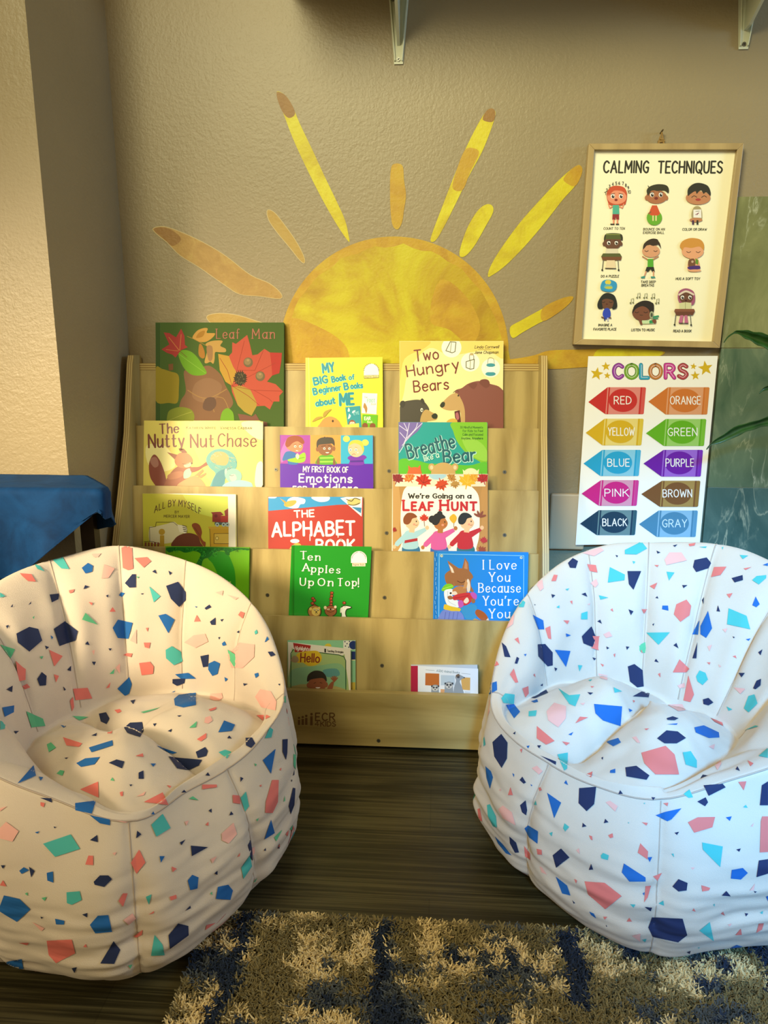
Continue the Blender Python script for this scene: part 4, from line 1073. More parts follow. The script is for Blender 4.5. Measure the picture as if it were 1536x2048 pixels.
def hello_out(a):
    K = '15502A'
    a.blob('68 130 90 112 250 130 430 152 462 180 466 600 62 600', 'A6C07A'); a.blob('70 260 250 230 440 220 460 400 250 420 70 380', '8CBC8C'); a.blob('300 260 400 250 420 300 330 310', '5F9C98'); a.blob('70 380 460 400 460 600 66 600', 'B0A868')
    a.line('62 600 62 135 80 108 130 112 420 148 455 162 468 190 470 600', 6, K)
    a.poly('78 58 210 78 200 122 92 128', 'B02A24'); a.text('Highlights', 90, 108, 196, 118, 26, 'F6E8D8', 4.5, slant=.15)
    a.poly('310 100 322 102 322 130 310 128', '26241E'); a.text('Teaching Strategies', 330, 124, 450, 134, 15, '4A463A', 2.6)
    a.blob('100 160 125 130 200 118 260 120 290 160 280 200 240 225 190 228 150 205 110 205', 'E0BC24'); a.text('Hello', 134, 198, 272, 204, 62, '8A2E1C', 9.5, jit=.03)
    a.blob('62 190 80 155 110 160 120 190 95 205', 'A89068')
    a.ell(258, 360, 66, 68, '9A5A38'); a.ell(195, 372, 16, 20, '9A5A38'); a.ell(322, 368, 14, 20, '9A5A38'); a.blob('182 345 190 295 235 265 290 270 322 305 326 345 300 320 250 322 210 330', '2E281C')
    a.line('232 358 245 352', 4, '3A1E12'); a.line('278 352 292 356', 4, '3A1E12'); a.ell(262, 386, 18, 9, 'F4E8DC', a0=0, a1=180)
    a.blob('330 420 335 385 360 350 380 345 375 380 360 420', '9A5A38')
    for t in (-50, -25, 0, 25, 50): a.line([(383, 345), (383+30*sin(radians(t)), 340-34*cos(radians(t)))], 9, '9A5A38', up=False)
    a.blob('210 480 230 420 330 420 350 600 200 600', 'E8DCC0')
open_book(4, ((575, 1281), (711, 1281), (576, 1385)), ((576, 1284), (701, 1298), (577, 1385)), 0.004, '9CCB9C',
          'small green board book with a waving toddler, bottom row left', hello_in, hello_out, (565, 1270, 3.701), 0.07)
def meer_in(a): a.rect(955, 222, 1445, 600, 'B8C4CC')
def meer_out(a):
    a.rect(950, 228, 1002, 600, 'A8123A'); a.poly('1002 228 1448 250 1448 600 1002 600', 'DDE6EA')
    a.text('ASDO Animal Books', 1140, 272, 1310, 286, 16, '8AA0A8', 3); a.line('1060 258 1125 262', 2.5, '7A8A90'); a.line('1325 284 1390 290', 2.5, '7A8A90')
    a.poly('1058 282 1160 286 1160 378 1056 372', 'B5682A'); a.poly('1172 296 1275 300 1275 372 1172 372', 'B4C8D4'); a.poly('1320 312 1390 316 1388 410 1330 405', 'D0A458'); a.poly('1170 400 1205 402 1205 470 1170 470', 'D0A070'); a.poly('1350 415 1390 418 1390 470 1350 470', 'C8D0D4')
    FU, FD = '8C98A0', '39404A'
    a.blob('1275 480 1268 400 1285 340 1278 310 1300 292 1325 300 1348 315 1330 325 1312 345 1330 390 1350 480', FU); a.blob('1282 300 1305 288 1312 305 1298 320', '6A5A4A'); a.ell(1302, 312, 9, 8, FD); a.ell(1345, 316, 6, 5, FD)
    for x, y, s in ((1232, 375, 1.0), (1130, 395, .9)):
        a.blob([(x-30*s, y+110), (x-32*s, y+20), (x-26*s, y-18), (x, y-30*s), (x+26*s, y-18), (x+30*s, y+20), (x+34*s, y+110)], FU)
        a.ell(x, y, 26*s, 22*s, 'C4C8C4')
        for q in (-1, 1): a.ell(x+q*12*s, y-6, 9*s, 8*s, FD); a.ell(x+q*27*s, y-16, 7*s, 8*s, FD)
        a.ell(x, y+10*s, 6*s, 5*s, FD)
open_book(4, ((822, 1330), (955, 1330), (822, 1390)), ((822, 1331.5), (956, 1338), (822, 1390)), 0.0045, 'C4D0D4',
          'small pale blue board book with three meerkats and a crimson spine, bottom row right', meer_in, meer_out, (565, 1270, 3.701), 0.05)
# ------------------------------------------------------------------ framed poster
FP = ypl(-0.024)
t = empty('framed_poster', FP.at(1318, 700), 'pale wooden framed poster of nine cartoon children, hanging slightly tilted on the wall', 'framed poster')
O = [(1178, 287), (1488, 286), (1440, 696), (1147, 689)]
I = [(1189, 299), (1475, 299), (1427, 683), (1164, 678)]
Oq, Iq = [FP.at(*p) for p in O], [FP.at(*p) for p in I]
BKP = Vector((0, 0.021, 0)); INB = Vector((0, 0.012, 0))
fr = MB()
for i in range(4):
    j = (i+1) % 4
    a_, b_, c_, d_ = Oq[i], Oq[j], Iq[j], Iq[i]
    m_ = FRAMEW
    vs = [a_, b_, c_, d_, a_+BKP, b_+BKP, c_+BKP, d_+BKP]
    fr.add(vs, [(0, 1, 2, 3), (7, 6, 5, 4), (0, 4, 5, 1), (1, 5, 6, 2), (2, 6, 7, 3), (3, 7, 4, 0)], m_)
fr.build('frame', t, 0.0008, True)
pp = MB(); PPL = ypl(-0.012)
cen = sum(Iq, Vector())/4
Pq = [Vector((p.x, -0.012, p.z))+(p-cen)*0.004 for p in Iq]
pp.hexa([Pq[3], Pq[2], Pq[1], Pq[0]], [p+Vector((0, .003, 0)) for p in (Pq[3], Pq[2], Pq[1], Pq[0])], mat('FBF7CE', 0.45, 0.92))
a = Art(pp, PPL, 1120, 240, 3.692, 0.5)
K = '2C2C1C'
a.text('CALMING', 322, 388, 650, 388, 84, K, 13, sp=2.8, slant=.06); a.text('TECHNIQUES', 725, 390, 1195, 390, 84, K, 13, sp=2.8, slant=.06)
def cap(tx, x0, y0, x1): a.text(tx, x0, y0, x1, y0, 17, K, 3.0, slant=.12)
for tx in (('COUNT TO TEN', 322, 810, 477), ('BOUNCE ON AN', 615, 815, 772), ('EXERCISE BALL', 614, 840, 768), ('COLOR OR DRAW', 904, 816, 1082), ('DO A PUZZLE', 303, 1162, 434),
           ('TAKE DEEP', 597, 1204, 705), ('BREATHS', 602, 1229, 693), ('HUG A SOFT TOY', 855, 1180, 1033), ('IMAGINE A', 284, 1522, 384), ('FAVORITE PLACE', 247, 1553, 414),
           ('LISTEN TO MUSIC', 527, 1558, 698), ('READ A BOOK', 837, 1566, 970)): cap(*tx)
for i, (x, y) in enumerate(((333, 552), (346, 528), (366, 500), (390, 484), (415, 478), (437, 476), (464, 478), (486, 492), (503, 510))):
    a.text(str(i+1), x-5, y, x+5, y, 22, K, 3.2)
a.text('10', 500, 541, 521, 541, 22, K, 3.2)
def eyes(cx, cy, dx, r=13, shut=False, K='2A1E16'):
    for q in (-1, 1):
        if shut: a.line([(cx+q*dx-r, cy-3), (cx+q*dx, cy+4), (cx+q*dx+r, cy-3)], 4.5, K, True)
        else: a.ell(cx+q*dx, cy, r, r*1.15, 'FFFDF0'); a.ell(cx+q*dx+2, cy+2, r*.68, r*.85, '241C14'); a.ell(cx+q*dx+5, cy-4, 4, 4, 'FFFFFF', n=8); a.line([(cx+q*dx-r, cy-r-3-q*3), (cx+q*dx+r, cy-r-3+q*3)], 4, K)
SK, SK2, BRN, DBR = 'F09A74', 'C98A5A', '9A6038', '6E4630'
# counting girl
a.blob('352 600 345 540 375 495 425 485 475 500 495 545 488 605 470 628 375 628', 'C9502A'); a.ell(420, 570, 72, 52, SK); a.blob('358 560 370 505 420 488 475 503 488 555 465 528 400 522', 'D2542C')
eyes(420, 563, 30, 15); a.ell(414, 590, 12, 9, '8A2A20'); a.line('390 635 368 650 358 622', 9, SK); a.line('435 635 460 650 470 622', 9, SK)
a.poly('390 628 435 628 438 695 388 695', '52B898'); a.poly('388 695 436 695 436 735 415 735 412 710 408 735 386 735', '9A2A2C'); a.rect(390, 735, 402, 768, SK); a.rect(418, 735, 430, 768, SK); a.rect(372, 765, 402, 774, K); a.rect(412, 765, 436, 774, K)
# ball boy
a.ell(697, 722, 57, 56, '6CB42C'); a.poly('680 630 715 630 740 690 725 705 672 705 655 690', 'D8582E'); a.line('670 680 655 690', 10, BRN); a.ell(712, 568, 78, 50, BRN if 0 else 'B5744A'); a.ell(640, 575, 14, 18, 'B5744A'); a.ell(785, 575, 14, 18, 'B5744A')
a.blob('650 560 640 520 665 490 720 474 780 480 803 505 800 540 770 520 720 525 680 518 660 545', '35341F'); a.line('650 485 665 510', 5, '35341F'); eyes(712, 552, 32, 15); a.ell(710, 578, 14, 11, '7A2A22'); a.rect(682, 705, 692, 745, 'F0E6A0'); a.rect(704, 705, 714, 745, 'F0E6A0')
# drawing boy
a.ell(1020, 575, 92, 50, 'C98A5C'); a.blob('945 560 945 510 985 472 1035 465 1090 485 1112 530 1108 560 1080 530 1060 545 1040 515 1010 545 1000 525 965 545', '2F2E20'); a.line('972 572 990 560 1010 570', 5, K, True); a.line('1045 572 1065 560 1082 570', 5, K, True); a.ell(1020, 588, 20, 10, 'B0423A')
a.blob('970 700 985 650 1012 635 1040 650 1050 700 1040 745 985 745', 'B3A472'); a.poly('985 662 1042 660 1045 722 985 720', 'FBF8EC'); a.line('1002 675 1030 672', 3, K); a.line('1000 700 1025 685 1010 702', 4, '8A3A4A'); a.ell(1004, 738, 48, 16, 'C98A5C'); a.rect(975, 740, 990, 772, '4A2A4A'); a.rect(1008, 740, 1022, 772, K)
# puzzle
a.ell(388, 905, 66, 52, DBR); a.blob('325 890 335 845 390 835 455 845 460 890 425 872 350 875', '33311F'); a.poly('342 838 440 838 452 880 335 880', '55602E'); a.line('342 845 442 845', 6, '8A944A'); eyes(388, 908, 28, 13); a.ell(324, 915, 10, 15, DBR); a.ell(452, 915, 10, 15, DBR)
a.poly('340 950 425 950 430 985 335 985', 'E8E0C0'); a.poly('318 985 442 985 458 1010 303 1010', '5A6030'); a.poly('306 1010 456 1010 450 1036 314 1036', '7A4A2A'); a.line('320 1036 312 1105', 6, '6A6A5A'); a.line('428 1036 433 1105', 6, '6A6A5A'); a.poly('345 1036 405 1036 412 1095 335 1095', 'F2DDB0'); a.line('335 1095 412 1097', 6, K); a.ell(312, 1108, 7, 7, K); a.ell(433, 1108, 7, 7, K)
# deep breaths
a.line('648 1030 610 1008', 9, SK2); a.line('685 1030 725 1008', 9, SK2); a.ell(672, 968, 66, 46, 'E0A478'); a.blob('612 955 620 915 655 885 700 876 735 905 745 950 725 920 690 930 650 920 625 945', '3A2A1C'); a.ell(698, 892, 28, 16, '3A2A1C'); eyes(672, 968, 33, 13, True)
a.poly('648 1025 688 1025 690 1085 646 1085', '58B02E'); a.poly('640 1085 692 1085 700 1120 680 1120 668 1100 652 1120 628 1120', '26261E'); a.line('635 1120 622 1155', 10, 'E0A478'); a.line('690 1120 690 1155', 10, 'E0A478'); a.poly('596 1158 628 1150 626 1168 600 1168', '3E9A88'); a.poly('670 1155 700 1155 704 1166 672 1168', '3E9A88')
# soft toy
a.ell(980, 970, 82, 54, 'EDAC7C'); a.blob('885 930 905 895 960 872 1030 880 1062 915 1060 960 1030 935 970 945 920 940 905 965 895 950', 'D8983E'); eyes(985, 975, 35, 15, True); a.blob('945 1110 955 1030 1000 1015 1025 1040 1028 1105', 'EDAC7C'); a.poly('1000 1020 1022 1035 1020 1070 1000 1060', '6A9A2E')
a.blob('945 1060 955 1030 990 1025 1000 1060 990 1090 955 1090', '7A5030'); a.ell(978, 1046, 9, 9, 'D0B090'); a.blob('945 1085 1025 1075 1030 1100 960 1105', '4A2A78'); a.ell(995, 1112, 48, 9, 'EDAC7C')
# favourite place
a.blob('300 1225 315 1190 350 1178 390 1185 418 1205 415 1245 385 1268 330 1265 302 1250', '2E9ED0'); a.ell(355, 1198, 22, 18, 'E8D44A'); a.blob('325 1240 345 1210 385 1225 382 1250', '6CB8C0'); a.ell(360, 1238, 28, 10, 'C8C848')
a.ell(348, 1345, 62, 48, DBR); a.blob('282 1390 278 1350 310 1295 350 1276 400 1295 420 1345 418 1388 385 1395 395 1340 350 1320 310 1335 315 1390', '1E2420'); eyes(348, 1345, 28, 12, True); a.ell(346, 1360, 8, 6, '5A2A20')
a.blob('315 1440 325 1400 350 1388 370 1405 372 1450 340 1470', '2A48C0'); a.line('320 1460 308 1455', 9, DBR); a.line('365 1460 375 1462', 9, DBR); a.rect(325, 1460, 335, 1482, '1E2A78'); a.rect(348, 1460, 358, 1485, 'C8C8E0')
# listening
a.ell(610, 1420, 78, 62, '7E4C34'); a.blob('535 1430 550 1370 610 1335 665 1340 692 1370 690 1420 670 1450 655 1400 610 1375 560 1395', '241E18'); a.ell(672, 1372, 22, 26, '241E18'); a.ell(677, 1440, 16, 28, 'A8B08A'); a.ell(677, 1440, 8, 16, '4A5040'); eyes(600, 1420, 33, 14, True); a.line('590 1440 610 1442', 4, K)
a.poly('605 1480 700 1478 705 1503 610 1505', 'CFE8B0'); a.poly('660 1480 690 1475 695 1500 660 1503', '2E9A5A'); a.line('590 1478 600 1505', 18, '7E4C34'); a.blob('690 1500 680 1480 700 1466 712 1485 705 1503', '7E4C34'); a.line('690 1455 725 1448', 12, '2E9A6A'); a.line('692 1468 722 1464', 8, '2E9A6A')
for x, y in ((532, 1340), (580, 1300), (632, 1302), (688, 1304), (720, 1342)):
    a.line([(x-8, y+10), (x-6, y-18), (x+12, y-22), (x+10, y+6)], 3, '7A7A4A'); a.ell(x-11, y+11, 7, 6, '7A7A4A', n=8); a.ell(x+7, y+8, 7, 6, '7A7A4A', n=8)
# reading
a.blob('870 1320 880 1265 930 1243 985 1265 998 1320 980 1365 900 1365', 'A85A78'); a.ell(932, 1310, 52, 46, DBR); a.line('880 1290 930 1265 985 1288', 14, 'E8D8C0', True); eyes(932, 1310, 28, 13); a.ell(930, 1333, 9, 7, '4A1E18')
a.poly('880 1352 925 1345 970 1350 970 1398 925 1400 882 1395', 'D8D8A0'); a.line('926 1346 926 1400', 3, '8A8A5A'); a.poly('850 1395 990 1395 998 1415 842 1415', '8A5538'); a.poly('848 1415 995 1415 980 1442 856 1440', '6E4028'); a.line('855 1440 846 1508', 6, '6A6A5A'); a.line('962 1440 968 1510', 6, '6A6A5A')
a.poly('888 1442 912 1442 902 1500 875 1498', 'C87090'); a.poly('918 1442 940 1442 948 1498 920 1500', 'C87090'); a.line('880 1500 945 1502', 6, K); a.ell(846, 1512, 7, 7, K); a.ell(968, 1514, 7, 7, K)
pp.build('print', t)
# twine loop and nail
cd = MB(); TW = mat('9A7A40', 0.9)
c0 = FP.at(1325, 287)
cd.tube([c0+Vector((-.006, .010, 0)), c0+Vector((-.003, .012, .012)), c0+Vector((.0005, .012, .027)), c0+Vector((.003, .012, .013)), c0+Vector((.006, .010, 0))], .0022, TW)
cd.tube([c0+Vector((-.007, .012, .006)), c0+Vector((.007, .011, .008))], .003, TW); cd.tube([c0+Vector((-.004, .010, .012)), c0+Vector((.004, .010, .010))], .0028, TW)
cd.tube([c0+Vector((0, .0235, .026)), c0+Vector((0, .004, .028))], .0016, mat('6A5A3A', .4, Metallic=.8))
cd.build('hanging_cord', t)

# ------------------------------------------------------------------ crayon colour chart
A0, A1 = Vector((0, -0.0125, 0.873)), Vector((0, -0.0265, 0.43))
dz = (A1-A0).normalized(); CPL = Plane(A0, dz.cross(Vector((1, 0, 0))))
cq = [CPL.at(*p) for p in ((1176.5, 712.5), (1435.7, 711.8), (1399.6, 1086), (1151, 1090))]
cp = MB()
cp.hexa([cq[3], cq[2], cq[1], cq[0]], [p-CPL.n*.0007 for p in (cq[3], cq[2], cq[1], cq[0])], mat('F7F6E6', 0.4, 0.9))
a = Art(cp, CPL, 1080, 680, 3.368, 0.4)
def star(x, y, r, rot=0):
    a.poly([(x+(r if k % 2 == 0 else r*.42)*sin(radians(k*36+rot)), y-(r if k % 2 == 0 else r*.42)*cos(radians(k*36+rot))) for k in range(10)], 'D8B418')
for q in ((382, 228, 46, 10), (444, 178, 32, -5), (453, 240, 25, 5), (1034, 178, 24, 8), (1046, 240, 33, -5), (1115, 190, 52, -8)): star(*q)
for ch, x0, x1, c, d in (('C', 498, 555, '9A3AA8', '5A1A68'), ('O', 580, 655, '7AB02A', '3E6A14'), ('L', 680, 728, '2FA8C8', '14687E'), ('O', 742, 815, 'C8823A', '7A4618'), ('R', 846, 905, 'D03A98', '7E1A58'), ('S', 935, 988, 'B8444A', '6E1E24')):
    a.text(ch, x0, 255, x1, 255, 88, d, 27); a.text(ch, x0, 255, x1, 255, 88, c, 20); a.text(ch, x0+3, 252, x1-3, 252, 84, 'F4E8EC', 2.5)
def crayon(xt, yt, xb, xr, y0, y1, dk, md, lt, word, wx0, wx1, wc='F6F6EA'):
    """a printed crayon pointing left: xt tip, xb start of the wrapper, xr blunt end (top edge), y0..y1"""
    sh = (y1-y0)*.082
    X = lambda x, y: x-sh*(y-y0)/(y1-y0)
    a.poly([(xt, yt), (xb, y0), (X(xb, y1), y1)], dk)
    a.poly([(xb, y0), (xr-6, y0), (xr, y0+6), (X(xr, y1), y1-6), (X(xr-6, y1), y1), (X(xb, y1), y1)], lt)
    w = xr-xb
    a.poly([(xb+w*.03, y0), (xb+w*.07, y0), (X(xb+w*.07, y1), y1), (X(xb+w*.03, y1), y1)], dk)
    a.poly([(xr-w*.14, y0), (xr-w*.09, y0), (X(xr-w*.09, y1), y1), (X(xr-w*.14, y1), y1)], dk)
    a.poly([(xr-w*.085, y0), (xr-6, y0), (xr, y0+6), (X(xr, y1), y1-6), (X(xr-6, y1), y1), (X(xr-w*.085, y1), y1)], md)
    cy = (y0+y1)/2-2; cx = xb+w*.43-sh*.5; a.ell(cx, cy, w*.37, (y1-y0)*.43, dk, n=32)
    a.text(word, wx0, cy+24, wx1, cy+24, (y1-y0)*.28, wc, 6.2, jit=.02)
Cr = [('C82A26', 'D8564A', 'E08A7C', 'RED', 500, 612, 325, 418, 455, 714, 318, 500), ('D0762A', 'D8843A', 'E0A070', 'ORANGE', 878, 1080, 730, 415, 862, 1142, 318, 502),
      ('D8B00E', 'E0C43A', 'EAD678', 'YELLOW', 460, 635, 308, 625, 435, 698, 530, 710), ('63B00E', '7AC02E', '9CCF66', 'GREEN', 862, 1058, 714, 628, 848, 1120, 532, 714),
      ('1CA4CC', '48B4D4', '88CCDE', 'BLUE', 456, 602, 293, 832, 420, 680, 740, 916), ('6A0CA0', '7A2AB8', '9A66CE', 'PURPLE', 848, 1035, 697, 832, 832, 1098, 740, 920),
      ('CC1A80', 'D03A90', 'D89AB0', 'PINK', 437, 597, 280, 1035, 410, 666, 944, 1117), ('7A5024', '94702E', 'A88A48', 'BROWN', 828, 1022, 682, 1038, 822, 1080, 948, 1124),
      ('163A4E', '2E5A64', '6A8A88', 'BLACK', 422, 585, 270, 1237, 396, 654, 1146, 1314), ('4A86A0', '5A96B0', '8AB8CA', 'GRAY', 826, 988, 667, 1240, 800, 1063, 1148, 1326)]
for dk, md, lt, wd, wx0, wx1, xt, yt, xb, xr, y0, y1 in Cr:
    crayon(xt, yt, xb, xr, y0, y1, dk, md, lt, wd, wx0, wx1, 'D0E4EA' if wd == 'GRAY' else 'F6F6EA')
tag(cp.build('colour_chart'), 'white paper chart of ten coloured crayons with stars, taped below the framed poster', 'chart')

# ------------------------------------------------------------------ blank cover box on the wall
bp = ypl(-0.018)
x0, x1 = bp.at(1100, 1040).x, bp.at(1168, 1090).x
z1, z0 = bp.at(1120, 988).z, bp.at(1120, 1099).z
ob = MB().box(x0, x1, -0.0195, -0.0005, z0, z1, mat('C6AE84', 0.5))
o = ob.build('wall_cover_plate', None, 0.004)
tag(o, 'blank beige cover box on the wall, partly behind the crayon chart', 'cover plate')

# ------------------------------------------------------------------ plant standing out of frame on the right, its leaf tips reaching in
pt = empty('potted_plant', (1.02, -0.22, 0.0), 'green leafy plant whose long pointed leaves reach in over the marble tiles', 'plant')
ST = mat('3A5A22', 0.5)
def leaf(cpts, hw, yb, label=None):
    """cpts: midrib points on a vertical plane at depth yb; hw: half widths (px)"""
    pl = Plane((0, yb, 0), (0, -1, 0)); c = crom(pairs(cpts), 4)
    n = len(c); V = []
    for i, (u, v) in enumerate(c):
        q = i/(n-1)*(len(hw)-1); k = min(int(q), len(hw)-2); w = hw[k]+(hw[k+1]-hw[k])*(q-k)
        uu, vv = c[max(i-1, 0)], c[min(i+1, n-1)]
        L = hypot(vv[0]-uu[0], vv[1]-uu[1]); nx, ny = -(vv[1]-uu[1])/L, (vv[0]-uu[0])/L
        wav = 1+.12*sin(i*1.3)
        for s_ in (-1, -.5, 0, .5, 1):
            p = pl.at(u+nx*w*s_*wav, v+ny*w*s_*wav); p.y += -abs(s_)*w*.0011*1.2+(.03*(i/n)) ; V.append(p)
    F = [(i*5+k, i*5+k+1, (i+1)*5+k+1, (i+1)*5+k) for i in range(n-1) for k in range(4)]
    mb = MB(); mb.add(V, F, LEAF, smooth=True); o = mb.build('leaf', pt)
    md = o.modifiers.new('thickness', 'SOLIDIFY'); md.thickness = .0008
    return pl.at(*c[-1])+Vector((0, .03, 0))
ends = [leaf('1413 899 1424 888 1445 877 1480 859 1510 851 1536 844 1580 836 1630 836 1690 850 1745 885', [0.4, 1.6, 7, 9, 7, 8, 13, 14, 9, 1.5], -0.20),
        leaf('1448 685 1456 675 1468 667 1478 664 1495 669 1515 676 1540 685 1580 700 1625 725 1665 765', [0.4, .8, 1, 3, 8, 11, 15, 16, 10, 1.5], -0.24),
        leaf('1519 787 1526 781 1538 776 1570 770 1610 768 1660 776 1705 800', [.4, 1.6, 4, 9, 10, 7, 1.2], -0.17)]
for e in ends:
    b = Vector((1.02, -0.22, 0.24)); m_ = (e+b)/2+Vector((.04, 0, .06))
    pts = [b*(1-q)**2+m_*2*q*(1-q)+e*q*q for q in [i/10 for i in range(11)]]
    MB().tube(pts, [.004-.002*i/10 for i in range(11)], ST).build('stem', pt)
pot = MB(); prof_ = [(.085, .0), (.115, .22), (.122, .225), (.122, .25), (.112, .25), (.106, .225), (.0, .222)]
N = 32; V = [(1.02+r*cos(2*pi*k/N), -.22+r*sin(2*pi*k/N), z) for r, z in prof_ for k in range(N)]
pot.add(V, [(i*N+k, i*N+(k+1) % N, (i+1)*N+(k+1) % N, (i+1)*N+k) for i in range(len(prof_)-1) for k in range(N)], mat('B8A58A', .6), smooth=False)
pot.build('pot', pt)

# ------------------------------------------------------------------ blue cloth over a narrow side table on the left
tb = empty('side_table', (-0.95, -0.43, 0), 'dark narrow side table hidden under the blue cloth', 'table')
DW = mat('3A2A18', .5)
MB().prism([(-1.5, -.372, .628), (-.70, -.372, .628), (-.635, -.445, .628), (-.66, -.49, .628), (-1.5, -.49, .628)], (0, 0, .012), DW).build('table_top', tb, 0, True)
for x, y in ((-.690, -.385), (-1.45, -.385), (-1.45, -.475)):
    MB().box(x-.014, x+.014, y-.012, y+.012, 0, .628, DW).build('leg', tb)
cl = MB(); NX, NY = 90, 60; V = []
ZT, RC = 0.6425, 0.012
for j in range(NY+1):
    for i in range(NX+1):
        s_ = i/NX; t_ = j/NY
        yy = -0.357-t_*0.32                       # flat cloth, back to front
        edge_y = -0.492
        yc = max(yy, edge_y)
        edge_x = -0.700+min(0.085, (-0.36-yc)*.80)
        flat = -1.5+s_*(1.5-0.60+0.09)
        xs = flat+max(0, (edge_x+0.0)-(-.62))*0
        ex, ey = max(0, xs-edge_x), max(0, edge_y-yy)
        e = hypot(ex, ey)
        x, y, z = min(xs, edge_x), yc, ZT
        if e > 1e-6:
            dx, dy = ex/e, -ey/e
            lim = .040+.150*max(0, min(1, (-.590-x)/.22))+.010*sin(14*xs+9*yy)
            e = min(e, lim)
            ang = min(e/RC, pi/2); out = RC*sin(ang); dn = RC*(1-cos(ang))+max(0, e-RC*pi/2)*.985
            out += max(0, e-.02)*(.10+.16*sin(38*x-30*y+1.0))*1.0
            x += dx*out; y += dy*out; z -= dn
        z += .0016*noise.noise(Vector((xs*14, yy*22, 0)))+.0008
        x += .002*noise.noise(Vector((xs*9, yy*9, 5)))
        V.append((x, y, z))
W_ = NX+1
cl.add(V, [(j*W_+i, j*W_+i+1, (j+1)*W_+i+1, (j+1)*W_+i) for j in range(NY) for i in range(NX)], CLOTH, smooth=True)
o = cl.build('blue_cloth'); md = o.modifiers.new('thickness', 'SOLIDIFY'); md.thickness = .0022; md.offset = 1
b_ = o.data
tag(o, 'dark blue velvety cloth draped over the side table on the left', 'cloth')
# ------------------------------------------------------------------ bean bag chairs
CH = {'N': mat('16264E', .85), 'B': mat('0F62A8', .85), 'T': mat('49B6AC', .85), 'G': mat('5DBB86', .85), 'C': mat('E4776A', .85), 'P': mat('EDB3A2', .85)}
def ptab(tab):
    """smooth periodic table: angle in degrees -> value"""
    ks = sorted(tab); xs = np.array([k-360 for k in ks]+list(ks)+[k+360 for k in ks], float)
    ys = np.array([tab[k] for k in ks]*3)
    def f(p):
        i = int(np.searchsorted(xs, p, 'right'))-1
        x0, x1 = xs[i], xs[i+1]; y0, y1 = ys[i], ys[i+1]
        m0 = (ys[i+1]-ys[i-1])/(xs[i+1]-xs[i-1])*(x1-x0); m1 = (ys[i+2]-ys[i])/(xs[i+2]-xs[i])*(x1-x0)
        t = (p-x0)/(x1-x0)
        return (2*t**3-3*t*t+1)*y0+(t**3-2*t*t+t)*m0+(-2*t**3+3*t*t)*y1+(t**3-t*t)*m1
    return f
def sst(a, b, x):
    t = min(1, max(0, (x-a)/(b-a))); return t*t*(3-2*t)
